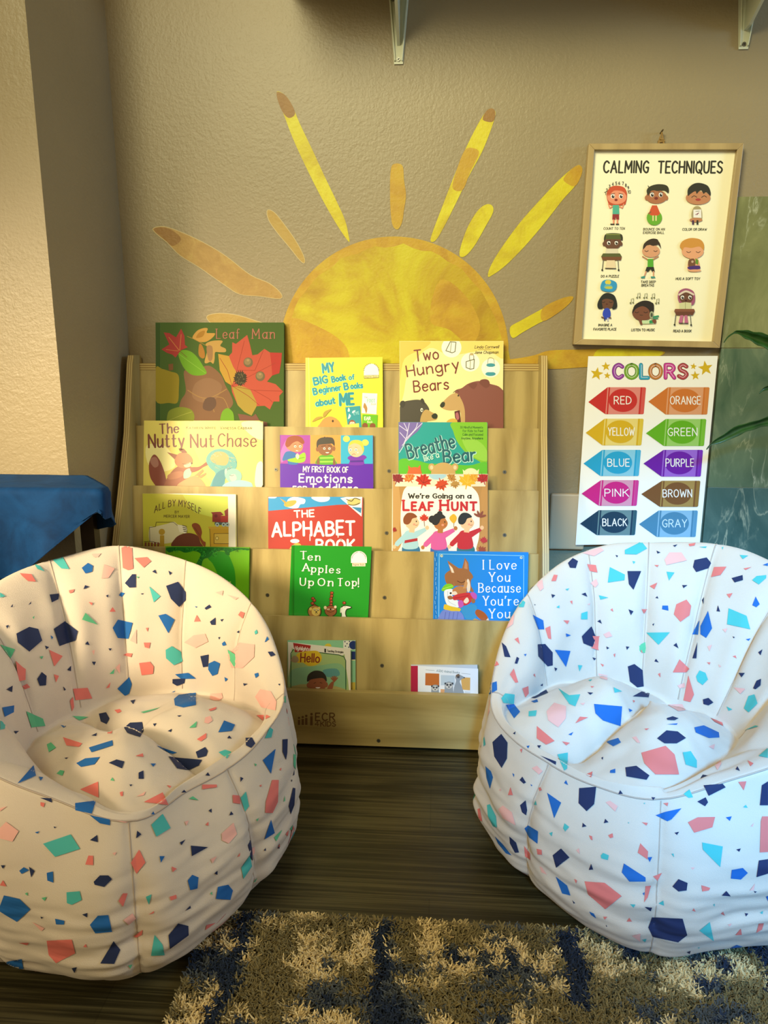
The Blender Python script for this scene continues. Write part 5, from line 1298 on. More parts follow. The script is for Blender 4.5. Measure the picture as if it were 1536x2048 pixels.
def bean_bag(cx, cy, face, ZR, RR, RCR, ZC, RO, groove, lobes, seams, label, chips, seed, z0=0.0, NPH=288):
    fx, fy = face; L = hypot(fx, fy); fx, fy = fx/L, fy/L
    rx, ry = -fy, fx                      # right-hand side as seen by somebody in front
    zr, rr, rc, zc, ro = ptab(ZR), ptab(RR), ptab(RCR), ptab(ZC), ptab(RO)
    NS, NB, NO, NBT = 34, 34, 72, 6
    def loc(r, ph, z): return Vector((cx+r*(-fx*cos(ph)+rx*sin(ph)), cy+r*(-fy*cos(ph)+ry*sin(ph)), z+z0))
    def seam(ph, w):                       # 0 in the middle of a panel, 1 on a seam
        d = min(abs((ph-s+180) % 360-180) for s in seams)
        return math.exp(-(d/w)**2)
    def seatz(x, y, r, R, zcr):
        q = r/R
        z = zcr+.040*(1-q**2.2)*1.0
        for lx, ly, lr, lh in lobes: z += lh*math.exp(-((x-lx)**2+(y-ly)**2)/lr**2)*(1-q**4)
        g = 9
        for i in range(len(groove)-1):
            ax, ay = groove[i]; bx, by = groove[i+1]
            t = max(0, min(1, ((x-ax)*(bx-ax)+(y-ay)*(by-ay))/((bx-ax)**2+(by-ay)**2+1e-9)))
            g = min(g, hypot(x-ax-t*(bx-ax), y-ay-t*(by-ay)))
        z -= .022*math.exp(-(g/.020)**2)+.012*math.exp(-(g/.006)**2)+.012*math.exp(-(g/.05)**2)
        z += .006*noise.noise(Vector((x*13+seed, y*13, 1)))+.003*noise.noise(Vector((x*34+seed, y*34, 4)))
        return z
    V = []; rows = NS+NB+NO+NBT
    for j in range(NPH):
        pd = -180+360*j/NPH; ph = radians(pd)
        R0, Z0, R1, Z1 = rc(pd), zc(pd), rr(pd), zr(pd)
        sm_b = seam(pd, 4.5); sm_n = seam(pd, 1.3)
        # the seat, from the middle out to the crease
        for i in range(NS):
            q = (i/(NS-1))**.8; r = max(R0*q, .0015)
            x, y = r*sin(ph), -r*cos(ph)      # seat frame: x to the right, y forward is negative cos
            z = seatz(x, y, r, R0, Z0)
            V.append(loc(r, ph, z))
        ex, ez = R1-R0, Z1-Z0; LL = hypot(ex, ez); nx, nz = -ez/LL, ex/LL
        back = sst(.03, .16, ez)
        # inner side, from the crease up to the rim
        for i in range(1, NB+1):
            q = i/NB
            b = (.017*back+.012)*sin(pi*q**1.1)*(1-.40*sm_b*back)-.006*sm_n*sin(pi*q)*back
            w = .0045*noise.noise(Vector((pd*.07+seed, q*4.0, 7)))+.006*noise.noise(Vector((pd*.025+seed, q*1.6, 2)))
            b += w*sin(pi*q)
            r = R0+ex*q+nx*b; z = Z0+ez*q+nz*b
            V.append(loc(r, ph, z))
        # outer side, from the rim down to the floor
        RO_ = ro(pd)
        for i in range(1, NO+1):
            q = i/NO
            z = Z1*(1-q)
            t = z/Z1
            zb = .085
            if z > zb:
                k = (z-zb)/(Z1-zb); r = R1+(RO_-R1)*(1-k**1.9)
                # rounded shoulder at the rim
                r -= 0
            else:
                k = (zb-z)/zb; r = RO_-.060*k**2.6
            puff = .012*(1-sm_b)*sin(pi*min(1, t*1.05))-.004*sm_n
            fold = sst(.24, .10, z)*(sst(0, .03, z))
            wr = .0075*fold*(noise.noise(Vector((pd*.035+seed, z*46, 3)))+.5*noise.noise(Vector((pd*.09+seed, z*85, 9))))
            wr += .006*noise.noise(Vector((pd*.04+seed, z*9, 12)))*sst(0, .04, z)*sst(0, .05, Z1-z)
            r += puff+wr
            sh = .010*math.exp(-((q)/.05)**2)
            V.append(loc(r, ph, z-sh*0+.0))
        rb = RO_-.060
        for i in range(1, NBT+1): V.append(loc(max(rb*(1-i/NBT), .002), ph, .0008*i/NBT))
    F = []
    for j in range(NPH):
        a, b = j*rows, ((j+1) % NPH)*rows
        for i in range(rows-1): F.append((a+i, a+i+1, b+i+1, b+i))
    # relax the sharp rim a little
    P = np.array([tuple(v) for v in V]).reshape(NPH, rows, 3)
    bk = np.array([sst(100, 70, abs(-180+360*j/NPH)) for j in range(NPH)])
    for it in range(26):
        Q = P.copy(); Q[:, 1:-1] = .5*P[:, 1:-1]+.25*(P[:, :-2]+P[:, 2:])
        rimw = np.zeros(rows)
        if it < 2: rimw[NS+NB-6:NS+NB+5] = 1; rimw[NS-3:NS+3] = .4
        W_ = np.repeat(rimw[None, :], NPH, 0)
        if it >= 2:
            x_ = np.arange(rows)-(NS+NB-1); g_ = np.exp(-(x_/6.0)**2); g_[:NS] = 0
            W_ = bk[:, None]*g_[None, :]
        P = P*(1-W_[:, :, None])+Q*W_[:, :, None]
    P[:, :, 2] = np.maximum(P[:, :, 2], z0+.0004)
    V = [Vector(p) for p in P.reshape(-1, 3)]
    tree = BVHTree.FromPolygons(V, F)
    root = empty('bean_bag_chair', (cx, cy, 0), label, 'bean bag chair', 'terrazzo print bean bag chairs')
    mb = MB(); mb.add(V, F, FABRIC, smooth=True)
    # printed chips, laid into the cover
    def chip_px(pts, m):
        pts = pairs(pts)
        xs = [p[0] for p in pts]; ys = [p[1] for p in pts]
        size = max(max(xs)-min(xs), max(ys)-min(ys))
        n = max(1, min(14, int(size/4)))
        tris = tessellate_polygon([[Vector((x, y, 0)) for x, y in pts]])
        vid = {}; vs = []; fs = []
        def vert(x, y):
            k = (round(x, 3), round(y, 3))
            if k not in vid:
                d = ray(x, y).normalized()
                h, nn, _, dist = tree.ray_cast(CAM, d)
                if h is None: vid[k] = None
                else:
                    if nn.dot(d) > 0: nn = -nn
                    vid[k] = len(vs); vs.append((h-d*.0010+nn*.0006, dist))
            return vid[k]
        for t in tris:
            A, B, C = [pts[i] for i in t]
            for i in range(n):
                for j in range(n-i):
                    def pt(a, b): return (A[0]+(B[0]-A[0])*a/n+(C[0]-A[0])*b/n, A[1]+(B[1]-A[1])*a/n+(C[1]-A[1])*b/n)
                    for tri in ([(i, j), (i+1, j), (i, j+1)], [(i+1, j), (i+1, j+1), (i, j+1)]):
                        if tri[1][0]+tri[1][1] > n: continue
                        ids = [vert(*pt(*q)) for q in tri]
                        if None in ids: continue
                        ds = [vs[q][1] for q in ids]
                        if max(ds)-min(ds) > .018+.0009*size: continue
                        fs.append(tuple(ids))
        if fs: mb.add([p for p, _ in vs], fs, m, smooth=True)
    for ox, oy, sc, cl, txt in chips:
        for q in txt.split('/'):
            f = [float(x) for x in q.split()]
            chip_px([(ox+f[i]/sc, oy+f[i+1]/sc) for i in range(0, len(f), 2)], CH[cl])
    # the same print carries on round the sides nobody sees in the photo
    rnd = random.Random(seed); cols = 'NNBTCPGBC'; done = []
    for _ in range(520):
        j = rnd.randrange(NPH); i = rnd.randrange(NS+8, NS+NB+NO-4)
        p = Vector(P[j, i]); nn = (Vector(P[(j+1) % NPH, i])-Vector(P[j-1, i])).cross(Vector(P[j, i+1])-Vector(P[j, i-1])).normalized()
        if nn.dot(p-Vector((cx, cy, p.z))) < 0: nn = -nn
        dv = p-CAM; zz = dv.dot(FWD); pu = 768+FPX*dv.dot(RGT)/zz; pv = 1024-FPX*dv.dot(UPV)/zz
        if nn.dot((CAM-p).normalized()) > .02 and -14 < pu < 1550 and -14 < pv < 2062: continue
        tx = nn.cross(Vector((0, 0, 1))).normalized(); ty = nn.cross(tx)
        s_ = rnd.choice((.005, .007, .012, .018, .024)); k = rnd.choice((3, 4, 5, 6)); o0 = rnd.uniform(0, 6)
        ring = []
        for a in range(k):
            t = o0+2*pi*a/k+rnd.uniform(-.25, .25); q = p+(tx*cos(t)+ty*sin(t))*s_*rnd.uniform(.7, 1.15)
            h, hn, _, _ = tree.ray_cast(q+nn*.05, -nn, .12)
            if h is None: ring = None; break
            ring.append(h+nn*.0008)
        if ring and all((p-q).length > r+s_*1.25 for q, r in done):
            done.append((p, s_*1.25)); mb.add([p+nn*.0012]+ring, [(0, 1+a, 1+(a+1) % k) for a in range(k)], CH[rnd.choice(cols)], smooth=True)
    mb.build('cover', root)
    # stitched seams: down the outside, up the inside of the back, along the front edge
    TH_ = mat('B9A892', .85)
    for s in seams:
        j = int(round((s+180)/360*NPH)) % NPH
        pts = [Vector(P[j, i]) for i in range(NS+NB, NS+NB+NO-1, 2)]
        sd = MB(); pts = [p+(p-Vector((cx, cy, p.z))).normalized()*.0002 for p in pts]
        sd.tube(pts, .0010, TH_, 6); sd.build('seam', root)
        if abs(s) < 100:
            pts = [Vector(P[j, i])+Vector((0, 0, .0002)) for i in range(NS, NS+NB+1)]
            sd = MB(); sd.tube(pts, .0012, TH_, 6); sd.build('seam', root)
    js = [j for j in range(-NPH//2, NPH//2+1, 2) if abs(360*j/NPH) < 180-84]
    pts = [Vector(P[j % NPH, NS+NB-1])+Vector((0, 0, .0002)) for j in js]
    sd = MB(); sd.tube(pts, .0013, TH_, 6, cap=False); sd.build('rim_seam', root)
    return root, P

SEAMS = (0, 28, -28, 60, -60, 92, -92, 135, -135, 180)
TLx, TLy, BLy = 0, 1060, 1460
LT = (0, 1060, 2.4); LB = (0, 1460, 2.4)
chips_left = [
 LT+('C', '95 208 150 212 172 248 135 246 110 225/583 85 632 68 640 185 615 193 590 182/645 135 705 130 725 150 690 180/235 575 300 605 260 655/590 600 610 590 635 592 630 610/668 638 720 632 738 655 735 690 680 697/350 762 420 757 442 808 362 817/1230 890 1280 887 1298 897 1260 915/945 1005 990 975 990 998 965 1015/302 995 395 1025 380 1042 320 1035/1143 408 1155 390 1175 398 1165 425/932 440 945 408 963 438/525 392 540 370 555 392/330 290 357 284 352 298 335 304/690 540 722 540 716 568 695 562/508 760 530 730 525 755/105 750 130 738 145 755 118 765/550 865 575 860 585 872 565 880/258 692 282 700 268 732/425 345 445 350 440 362/335 820 350 800 355 850 345 870/1000 862 1040 850 1035 862 1010 870/520 965 540 965 535 978 515 978/700 470 712 468 708 488/650 1085 685 1073 688 1090'),
 LT+('T', '245 137 300 130 333 188 295 185/716 270 770 318 738 347/795 575 825 557 868 585 877 630 835 648 797 615/1270 1000 1295 947 1310 958 1302 995/1048 1067 1080 1055 1110 1065 1090 1097/165 165 190 172 215 200 180 188/1222 488 1232 478 1238 495 1225 502/0 300 25 318 0 325/0 915 25 930 22 955 0 960'),
 LT+('B', '392 182 422 158 446 172 442 200 410 209/570 313 580 298 600 302 585 322/540 470 565 430 637 445 617 522 565 518/760 410 795 402 838 430 808 495/1002 640 1030 627 1057 640 1045 690 1020 700 1000 670/840 692 905 685 942 713 870 715/563 762 620 705 633 740 620 785 600 797/10 852 67 842 65 875 22 897/835 812 858 792 940 780 940 840 880 853 840 843/1047 972 1075 915 1128 935 1112 965/427 1045 540 1010 543 1035 440 1068/1260 1105 1322 1050 1300 1170/367 1120 410 1097 480 1090 455 1125 390 1138/750 1035 850 1068 830 1075 800 1065/1065 545 1078 533 1087 552 1070 556/1222 690 1240 685 1243 700 1228 710/242 505 255 515 248 525/820 780 842 770 835 780/1078 705 1095 715 1082 727/935 365 948 368 942 373/1270 540 1282 510 1290 525/290 937 318 942 305 950/722 1122 748 1122 735 1138'),
 LT+('N', '600 255 635 212 652 212 652 275 622 277/400 285 408 265 428 272/237 310 283 305 280 332 248 348/797 268 855 248 893 300 893 335 860 370 820 330/78 497 140 465 183 475 202 530 140 584 85 540/257 475 312 437 373 485 362 530 285 557/962 605 1002 597 998 655 975 658/828 715 890 712 885 735 850 748 828 735/178 715 200 682 223 700 220 745 190 748/475 882 510 875 527 905 512 932 485 920/595 950 625 925 683 922 690 965 672 995 610 975/1178 998 1210 997 1225 1025 1205 1047 1180 1035/940 1065 985 1042 998 1060 990 1085 950 1095/1355 1005 1380 1003 1378 1070 1372 1104 1355 1065/808 1088 970 1103 955 1130 905 1153 850 1145/522 1118 560 1102 597 1112 585 1145/665 1165 688 1155 690 1195 665 1195'),
 LT+('N', '730 200 745 190 752 210/808 195 825 205 815 217/408 548 420 533 430 552/520 568 537 568 528 580/440 632 460 632 452 650/322 672 340 652 340 677/30 765 60 747 57 778/625 820 650 815 640 838/735 930 752 928 742 943/805 965 825 955 822 970/1090 1000 1100 987 1112 1002/1058 430 1073 427 1065 440/1135 490 1148 482 1148 495/1008 440 1035 420 1035 455 1015 455/982 375 1005 358 1015 370 990 383/1285 585 1308 583 1322 600 1300 608/508 315 520 310 518 325/675 305 690 303 682 310/135 360 150 342 148 355/50 370 62 355 60 370/28 460 42 455 35 475/215 555 235 562 222 573/302 750 315 765 308 772/850 892 872 890 860 898/438 988 465 975 462 990/1168 735 1190 738 1172 748/1335 740 1345 738 1343 748/1048 515 1058 513 1052 525/65 965 90 965 75 978/310 1095 328 1092 318 1100'),
 LT+('P', '500 165 550 185 520 230 487 232/885 540 930 505 985 498 1000 535 940 565/1093 600 1150 540 1222 550 1220 610 1165 662 1110 660/1010 785 1065 782 1070 805 1050 820 1005 818/1225 800 1250 763 1300 775 1328 825 1322 868 1255 850/985 900 1010 893 1020 915 1000 930 980 925/440 115 485 112 470 130 450 130/625 530 655 475 655 545/1035 300 1072 290 1068 315/555 660 575 640 575 690/1090 310 1145 325 1130 335/440 580 455 575 450 600'),
 LT+('G', '410 397 470 455 393 430/0 550 72 572 50 618/125 870 205 905 217 940 150 948/908 950 945 918 940 948/225 1030 245 1020 270 1045 235 1067/345 892 425 898 380 915/675 875 770 852 740 865 690 880/525 690 550 665 545 690/1360 800 1370 795 1372 830 1362 825/190 608 208 605 200 620/1408 1075 1420 1080 1418 1150 1408 1130/655 222 668 225 660 232/155 420 165 412 162 428'),
 LB+('B', '83 258 160 170 172 220/360 352 460 340 440 402 362 385/430 408 528 430 528 457 480 447/225 685 255 678 257 732 228 722/93 675 115 657 140 672 105 690/0 845 20 793 95 810 147 860 82 920 0 870/900 722 922 695 952 707 947 760 912 768/1035 810 1045 753 1095 742 1117 770 1105 815/1268 525 1300 430 1318 495/265 905 310 915 308 933 270 932/432 935 470 890 520 887 538 968 458 975/30 1112 105 1098 118 1170 55 1165/765 605 790 605 772 637/168 490 190 485 180 497/185 225 207 228 195 245/725 405 735 390 742 405'),
 LB+('T', '725 455 780 402 818 470 750 512/207 545 340 500 385 570 265 608/320 778 383 773 393 815 345 838 322 830/700 800 728 788 715 838/1155 325 1180 295 1195 365 1175 392/1157 660 1200 600 1208 655 1168 715/725 1083 742 982 780 1030 790 1080'),
 LB+('G', '1315 515 1355 478 1325 535/905 330 925 318 953 338/272 210 290 193 310 197 300 220/200 805 225 800 215 820/1008 785 1018 775 1018 792/1215 730 1235 708 1225 728/1228 430 1242 422 1235 438/530 242 540 228 550 245/615 1130 635 1125 625 1145/1390 475 1405 455 1400 480/1360 345 1366 315 1368 340/120 785 132 778 135 795/1220 160 1232 165 1225 175'),
 LB+('C', '385 285 472 248 475 325/690 347 780 300 808 360/627 637 668 573 698 635 655 690/410 645 425 602 448 603 448 648/568 820 590 783 612 783 590 848/1115 312 1150 315 1153 355 1118 350/1275 345 1305 240 1337 240 1333 345 1308 398 1272 397/225 1010 345 1005 362 1070 270 1118 235 1080/640 990 685 958 682 982 655 997/985 960 990 935 1035 925/813 800 845 790 848 808 820 818/823 655 848 665 828 682/1330 570 1340 545 1343 560/195 345 215 350 210 370 195 362/713 885 740 868 738 878/0 745 15 720 32 750/970 262 1040 262 1040 275 1000 280 970 285/800 265 822 270 815 280/985 455 1000 440 1000 460/1138 610 1152 588 1150 605/400 1040 412 1025 418 1042/1340 190 1350 180 1348 195/1370 500 1385 480 1380 510/90 1020 140 1020 130 1032/1245 265 1255 262 1252 275/575 300 590 295 590 318 580 318'),
 LB+('N', '193 325 247 328 250 348/432 528 467 503 470 538/450 728 480 697 520 697 538 715 500 753 455 742/140 655 167 675 150 707/915 555 998 562 920 605/1385 365 1405 277 1417 280 1412 360 1395 405/482 1120 545 1012 577 1055 548 1122/808 985 855 927 903 940 905 985 815 1050/345 1142 370 1137 358 1165/395 885 420 877 418 898/888 868 912 842 915 855/862 540 890 525 870 553/1028 688 1043 675 1043 695/1100 410 1108 390 1120 405/1000 387 1015 377 1015 398/870 300 883 287 895 300/1153 225 1168 232 1153 250/985 218 997 203 1008 220/653 520 658 483 678 500/620 263 635 262 628 272/5 648 25 648 15 665/1265 578 1275 565 1275 580/1332 565 1342 545 1340 570/258 462 270 465 262 472/1405 220 1412 190 1412 215/195 895 208 898 200 905/1395 240 1402 238 1400 250'),
 LB+('P', '1063 497 1120 445 1137 500 1097 545 1065 530/592 912 635 880 652 905 618 935/0 470 30 440 90 485 60 535 0 520/655 320 700 295 690 315/885 440 905 435 895 460/560 435 615 440 600 445/1010 620 1040 605 1020 640/540 590 560 585 550 602/1205 570 1222 560 1222 590 1205 612/0 375 35 365 0 390/155 920 215 950 200 965'),
]
RT = (920, 1060, 2.494); RB = (920, 1460, 2.494)
chips_right = [
 RT+('T', '822 100 905 58 933 92 880 122 822 120/747 185 822 222 820 250 737 262/1030 208 1070 212 1042 252/1457 250 1480 230 1528 225 1527 240 1490 272/245 370 280 325 325 360 317 385 250 385/605 415 635 405 635 445 603 445/930 512 1047 510 990 572/1340 390 1430 428 1448 495 1332 470/205 840 225 815 272 820 268 868 215 862/490 790 545 825 600 820 575 880 545 868/343 905 383 900 378 928 342 930/1178 730 1195 700 1225 712 1237 745 1210 773 1185 755/1417 890 1440 828 1470 820 1485 865 1440 910/1110 1110 1150 1103 1180 1150 1180 1187 1125 1170/485 1120 537 1110 535 1190 520 1200/693 325 740 337 700 347/588 673 610 675 595 705/765 785 808 805 770 812/1192 85 1232 82 1225 90/1395 125 1438 128 1410 145/860 155 875 158 865 170/480 385 495 375 495 390/525 295 545 290 535 302/460 178 475 172 470 185/1060 45 1085 48 1100 52 1070 58/1330 880 1360 895 1340 902/1420 1000 1475 975 1490 980/1300 78 1318 70 1310 98/118 1040 122 1030 128 1070 118 1080/640 750 660 745 650 755/1250 1200 1252 1200 1251 1201'),
 RT+('P', '610 115 700 88 718 102 670 130/1020 148 1045 112 1105 112 1132 152 1030 175/370 250 408 232 417 290 400 305/190 490 220 437 272 422 265 470 230 495/650 265 680 243 690 270 675 287/432 905 470 862 530 880 528 940 490 985 440 950/1367 785 1425 792 1400 818/690 715 735 725 735 750 700 740/1030 870 1110 868 1125 900 1090 905/715 520 745 505 760 530 730 538/1085 775 1120 762 1125 785 1095 790/1235 580 1258 572 1245 605/860 1035 880 1030 900 1062 885 1062/1270 1170 1300 1147 1305 1165 1285 1200/634 370 650 365 645 375/1310 495 1335 490 1325 512/1290 670 1305 680 1295 685/600 865 625 862 615 875/1240 1080 1270 1068 1265 1095'),
 RT+('N', '538 165 562 140 588 155 577 190 548 188/1162 185 1170 150 1230 137 1253 165 1240 190 1178 210/835 205 903 205 865 298 842 270/1355 240 1410 225 1412 250 1370 262/607 530 655 480 678 535 660 583 615 565/387 570 425 568 462 610 462 675 437 680 390 630/208 560 230 580 252 635 222 632/283 632 295 640 285 667 272 665/355 838 430 797 440 812 375 840/163 1058 207 1017 238 1060 235 1140 208 1187 172 1130/837 680 870 668 912 700 917 780 885 785 848 755/860 830 905 806 945 815 940 835/1390 713 1422 713 1405 735/1463 790 1480 752 1503 742 1500 775 1475 795/1212 845 1240 837 1265 860 1240 875 1215 868/983 1040 1030 1000 1085 1005 1127 1038 1080 1065 1020 1065/825 1185 880 1177 945 1225 930 1247 830 1230/400 1125 480 1155 478 1172/1030 940 1060 930 1090 940 1070 950 1035 948'),
 RT+('N', '455 320 475 325 460 340/605 320 625 312 635 333/685 455 700 447 708 467/840 395 865 405 852 425/1108 275 1135 275 1115 290/1065 575 1080 563 1090 590/828 580 845 582 832 598/970 655 978 642 992 660/660 635 680 640 668 650/730 580 745 588 733 595/775 125 788 128 783 137/980 103 1000 112 985 118/1280 405 1287 375 1298 407/635 810 665 812 650 823/400 775 412 765 412 778/120 712 138 705 135 718/1488 610 1510 595 1500 625/1160 640 1185 560 1180 640/1062 78 1085 72 1072 85/975 338 985 330 990 342/960 470 970 465 965 478/470 685 485 690 475 705/265 1015 278 1005 275 1020/385 1075 405 1075 393 1092/705 1138 715 1132 712 1148/1375 1195 1385 1180 1397 1203/1360 530 1372 535 1365 540/1207 350 1218 335 1215 370/370 370 378 372 372 376'),
 RT+('C', '633 170 678 175 686 212 648 205/1253 235 1268 185 1330 183 1300 225/325 265 355 238 350 260/455 255 468 223 487 225 478 255/425 490 450 478 455 545 440 540/1067 420 1080 370 1130 347 1153 378 1145 425 1100 458/248 720 268 690 290 760 275 762/383 978 472 1053 430 1072 383 1040/575 965 598 932 640 935/1062 710 1095 645 1145 692 1130 710/1115 850 1140 725 1168 820 1150 858/905 1112 1025 1077 1070 1120 1092 1220 975 1220 920 1165/515 450 545 452 535 470/947 280 985 262 970 295/905 395 935 395 917 418/1330 320 1360 315 1345 340/1140 70 1175 65 1170 78 1145 82/970 175 992 175 985 185/548 355 560 352 560 372/272 545 290 535 298 570/310 790 340 778 342 815 325 835/165 665 185 655 195 672 175 680/750 398 760 390 765 408/900 600 915 598 908 615/765 620 775 615 772 635/988 718 1000 712 1000 735/1232 660 1250 660 1245 672/1360 630 1375 625 1380 640/1415 192 1455 185 1425 200/508 1055 548 1062 530 1075/215 935 230 922 228 938/920 992 945 990 930 1000/300 1095 312 1090 308 1112/1435 1150 1465 1165 1450 1180/365 722 372 715 376 735/700 665 718 672 712 682/860 848 872 852 866 862/1250 938 1310 960 1312 978 1270 958/628 1220 662 1205 655 1235/650 780 670 780 660 788'),
 RT+('B', '362 423 415 450 420 495 390 495/1010 377 1038 377 1040 402 1008 395/1157 520 1195 450 1188 522/1200 480 1238 403 1258 490 1228 538 1200 520/1458 375 1475 332 1495 370 1478 385/472 597 550 603 528 683/137 770 183 755 185 798 140 825/228 872 268 868 300 907 270 940 240 895/668 868 808 880 800 978 712 950 675 915/1168 985 1215 975 1290 1010 1293 1035 1240 1038 1175 1010/728 1057 790 1038 803 1060 765 1080/527 515 553 525 530 533/318 620 332 618 325 630/840 890 860 900 845 908/355 855 385 845 390 858 370 862/540 1020 565 1008 555 1025/1425 545 1450 540 1440 552/1510 175 1536 165 1536 180/750 1200 775 1192 775 1213 748 1212/332 1078 348 1075 340 1090/1030 970 1085 965 1080 972'),
 RB+('N', '595 290 680 283 670 370 632 405 592 365/298 250 312 233 330 262 318 268/300 375 328 350 335 400 330 425 310 410/247 530 280 560 295 610 275 612 250 565/463 625 505 590 547 635 480 687/1215 277 1310 268 1325 285 1240 328/1183 357 1225 335 1237 360 1222 380/1495 375 1505 275 1536 255 1536 375/1478 733 1490 650 1536 643 1536 715/1060 780 1090 743 1135 762 1130 800 1090 805/938 985 957 933 1110 940 1133 1022 1088 1058 960 1030/790 320 800 300 813 318/955 335 975 337 963 350/610 485 613 463 632 480/718 465 725 443 742 460/643 697 655 667 665 695/1070 512 1093 507 1082 523/1377 595 1400 590 1392 607/1305 825 1328 802 1350 828/920 882 957 885 950 903/560 848 575 862 568 865/1420 912 1437 915 1425 930/1465 803 1480 805 1470 812/1130 1108 1150 1100 1145 1115/728 970 735 978 730 980'),
 RB+('B', '435 313 505 362 470 440/128 180 155 205 165 235 150 293 133 240/322 490 340 475 390 505 387 567 345 535/175 530 215 570 258 625 230 615 190 565/478 730 535 775 552 825 510 815/818 665 925 735 925 755 845 755 807 710/975 425 1025 408 1105 390 1055 445 1035 455/1350 740 1355 697 1410 687 1435 712 1400 745/1322 1100 1380 1070 1410 1080 1345 1100/1325 435 1355 430 1345 453/520 265 530 250 540 275/645 905 668 915 680 938 655 922/935 635 958 632 945 658/262 215 272 222 268 235/352 270 362 275 356 280/1525 830 1536 825 1536 855/910 815 920 808 918 825'),
 RB+('P', '358 190 385 178 413 205 395 222/192 395 215 377 260 410 278 475 215 440/727 360 750 353 788 380 775 407/857 1025 900 1015 898 1055/398 680 410 685 435 722 408 710/580 600 595 590 598 618/1445 800 1470 765 1465 800/1335 970 1355 965 1345 980/1150 685 1172 685 1160 697/195 300 205 292 205 305/1450 480 1465 462 1460 482'),
 RB+('C', '240 325 253 285 265 325/88 395 100 390 112 455 95 450/320 578 350 615 352 648 325 630/622 755 722 762 807 828 725 893 640 820/887 612 900 565 938 605 935 645/1137 460 1185 435 1272 433 1258 485 1168 512/1495 610 1500 455 1507 430 1536 430 1536 608/1203 773 1248 787 1240 800 1208 805/962 730 1008 712 985 752/918 860 925 778 952 775 935 835/1372 1022 1400 990 1405 1020/1477 1010 1490 965 1515 962 1505 995/645 525 660 530 662 550 652 545/740 525 762 515 765 535 750 540/908 460 937 463 930 477/1015 365 1040 362 1035 380/1388 258 1428 255 1415 300/383 592 408 598 410 622 388 620/392 290 402 285 410 300 398 305/570 742 585 750 580 765/832 955 845 935 858 955/715 930 735 932 722 945/1158 900 1165 888 1175 905/1300 915 1312 905 1320 925'),
 RB+('T', '135 375 150 370 180 430 185 485 165 480 140 430/703 625 715 613 743 625 737 648 705 640/1207 560 1310 580 1297 683 1210 595/1193 1000 1245 957 1265 1052/515 490 522 465 545 483 525 505/445 515 462 508 458 530/1115 320 1145 297 1162 335 1140 338/1490 130 1536 90 1536 140/370 372 378 352 384 374/908 1045 930 1040 922 1058/848 868 875 870 865 885/990 865 1015 850 1018 875/1055 618 1065 615 1068 635/1412 385 1425 372 1435 388/1495 912 1510 900 1508 918/1262 870 1270 865 1268 880/915 365 925 362 920 370/1185 1085 1195 1082 1190 1090/838 460 845 462 840 467'),
]
bag_left, P_left = bean_bag(-.51, -.68, (.097, -.235),
    {-180: .262, -135: .340, -90: .45, -45: .518, -20: .534, 0: .542, 22: .515, 45: .475, 67: .412, 92: .300, 115: .262, 135: .252, 158: .254},
    {-180: .254, -158: .243, -135: .262, -90: .285, -45: .272, 0: .268, 45: .272, 67: .274, 92: .266, 112: .230, 135: .208, 158: .210},
    {-180: .240, -162: .180, -118: .140, -85: .165, -36: .178, 0: .205, 36: .215, 65: .218, 92: .230, 112: .208, 135: .193, 158: .198},
    {-180: .255, -135: .245, -90: .238, 0: .232, 60: .232, 92: .245, 135: .246},
    {-180: .290, -150: .275, -120: .300, -90: .315, 0: .285, 60: .284, 90: .280, 112: .262, 135: .252, 158: .264},
    [(-.065, -.135), (-.035, -.055), (.03, .03), (.09, .10), (.135, .135)], [(.12, -.02, .08, .022), (-.03, .12, .08, .022)], SEAMS,
    'cream terrazzo print bean bag chair on the left, beside the blue cloth', chips_left, 3)
bag_right, P_right = bean_bag(.38, -.56, (-.047, -.24),
    {-180: .262, -158: .246, -135: .24, -97: .262, -70: .400, -45: .482, -20: .524, 0: .533, 40: .54, 90: .455, 135: .345},
    {-180: .256, -158: .238, -138: .230, -115: .248, -95: .276, -70: .272, -45: .263, 0: .263, 45: .28, 90: .30, 135: .285, 160: .255},
    {-180: .242, -158: .226, -138: .218, -115: .236, -99: .250, -76: .213, -52: .203, -27: .183, 0: .158, 24: .135, 60: .14, 85: .145, 126: .138, 160: .178},
    {-180: .252, -135: .235, -95: .245, -45: .24, 0: .235, 90: .235, 135: .245},
    {-180: .306, -158: .284, -135: .272, -112: .278, -90: .292, -60: .280, -20: .266, 0: .268, 90: .325, 135: .305, 160: .290},
    [(.045, -.10), (.0, -.045), (-.045, .025), (-.10, .10), (-.12, .12)], [(-.08, -.05, .07, .030), (.05, .08, .08, .030)], SEAMS,
    'white terrazzo print bean bag chair on the right, below the crayon chart', chips_right, 11, z0=0.0)
# ------------------------------------------------------------------ shag rug
RX0, RX1, RY0, RY1 = -0.352, 1.15, -1.75, -0.781
rug = empty('shag_rug', ((RX0+RX1)/2, (RY0+RY1)/2, 0), 'shaggy tan, olive and navy patterned rug on the dark floor in front', 'rug')
MB().box(RX0, RX1, RY0, RY1, 0.0002, 0.004, mat('5E5236', .95)).build('backing', rug)
rs = np.random.RandomState(5)
def bag_out(x, y):
    a = np.hypot(x+.51, y+.68) > .228; b = np.hypot(x-.38, y+.56) > .250
    return a & b
def tufts(n, y0, y1, scale):
    x = rs.uniform(RX0+.003, RX1-.003, n); y = rs.uniform(y0, y1, n)
    k = bag_out(x, y); return x[k], y[k], np.full(k.sum(), scale)
parts_ = [tufts(98000, -1.10, RY1-.002, 1.0), tufts(48000, RY0, -1.10, 1.5)]
tx, ty, ts = [np.concatenate(q) for q in zip(*parts_)]
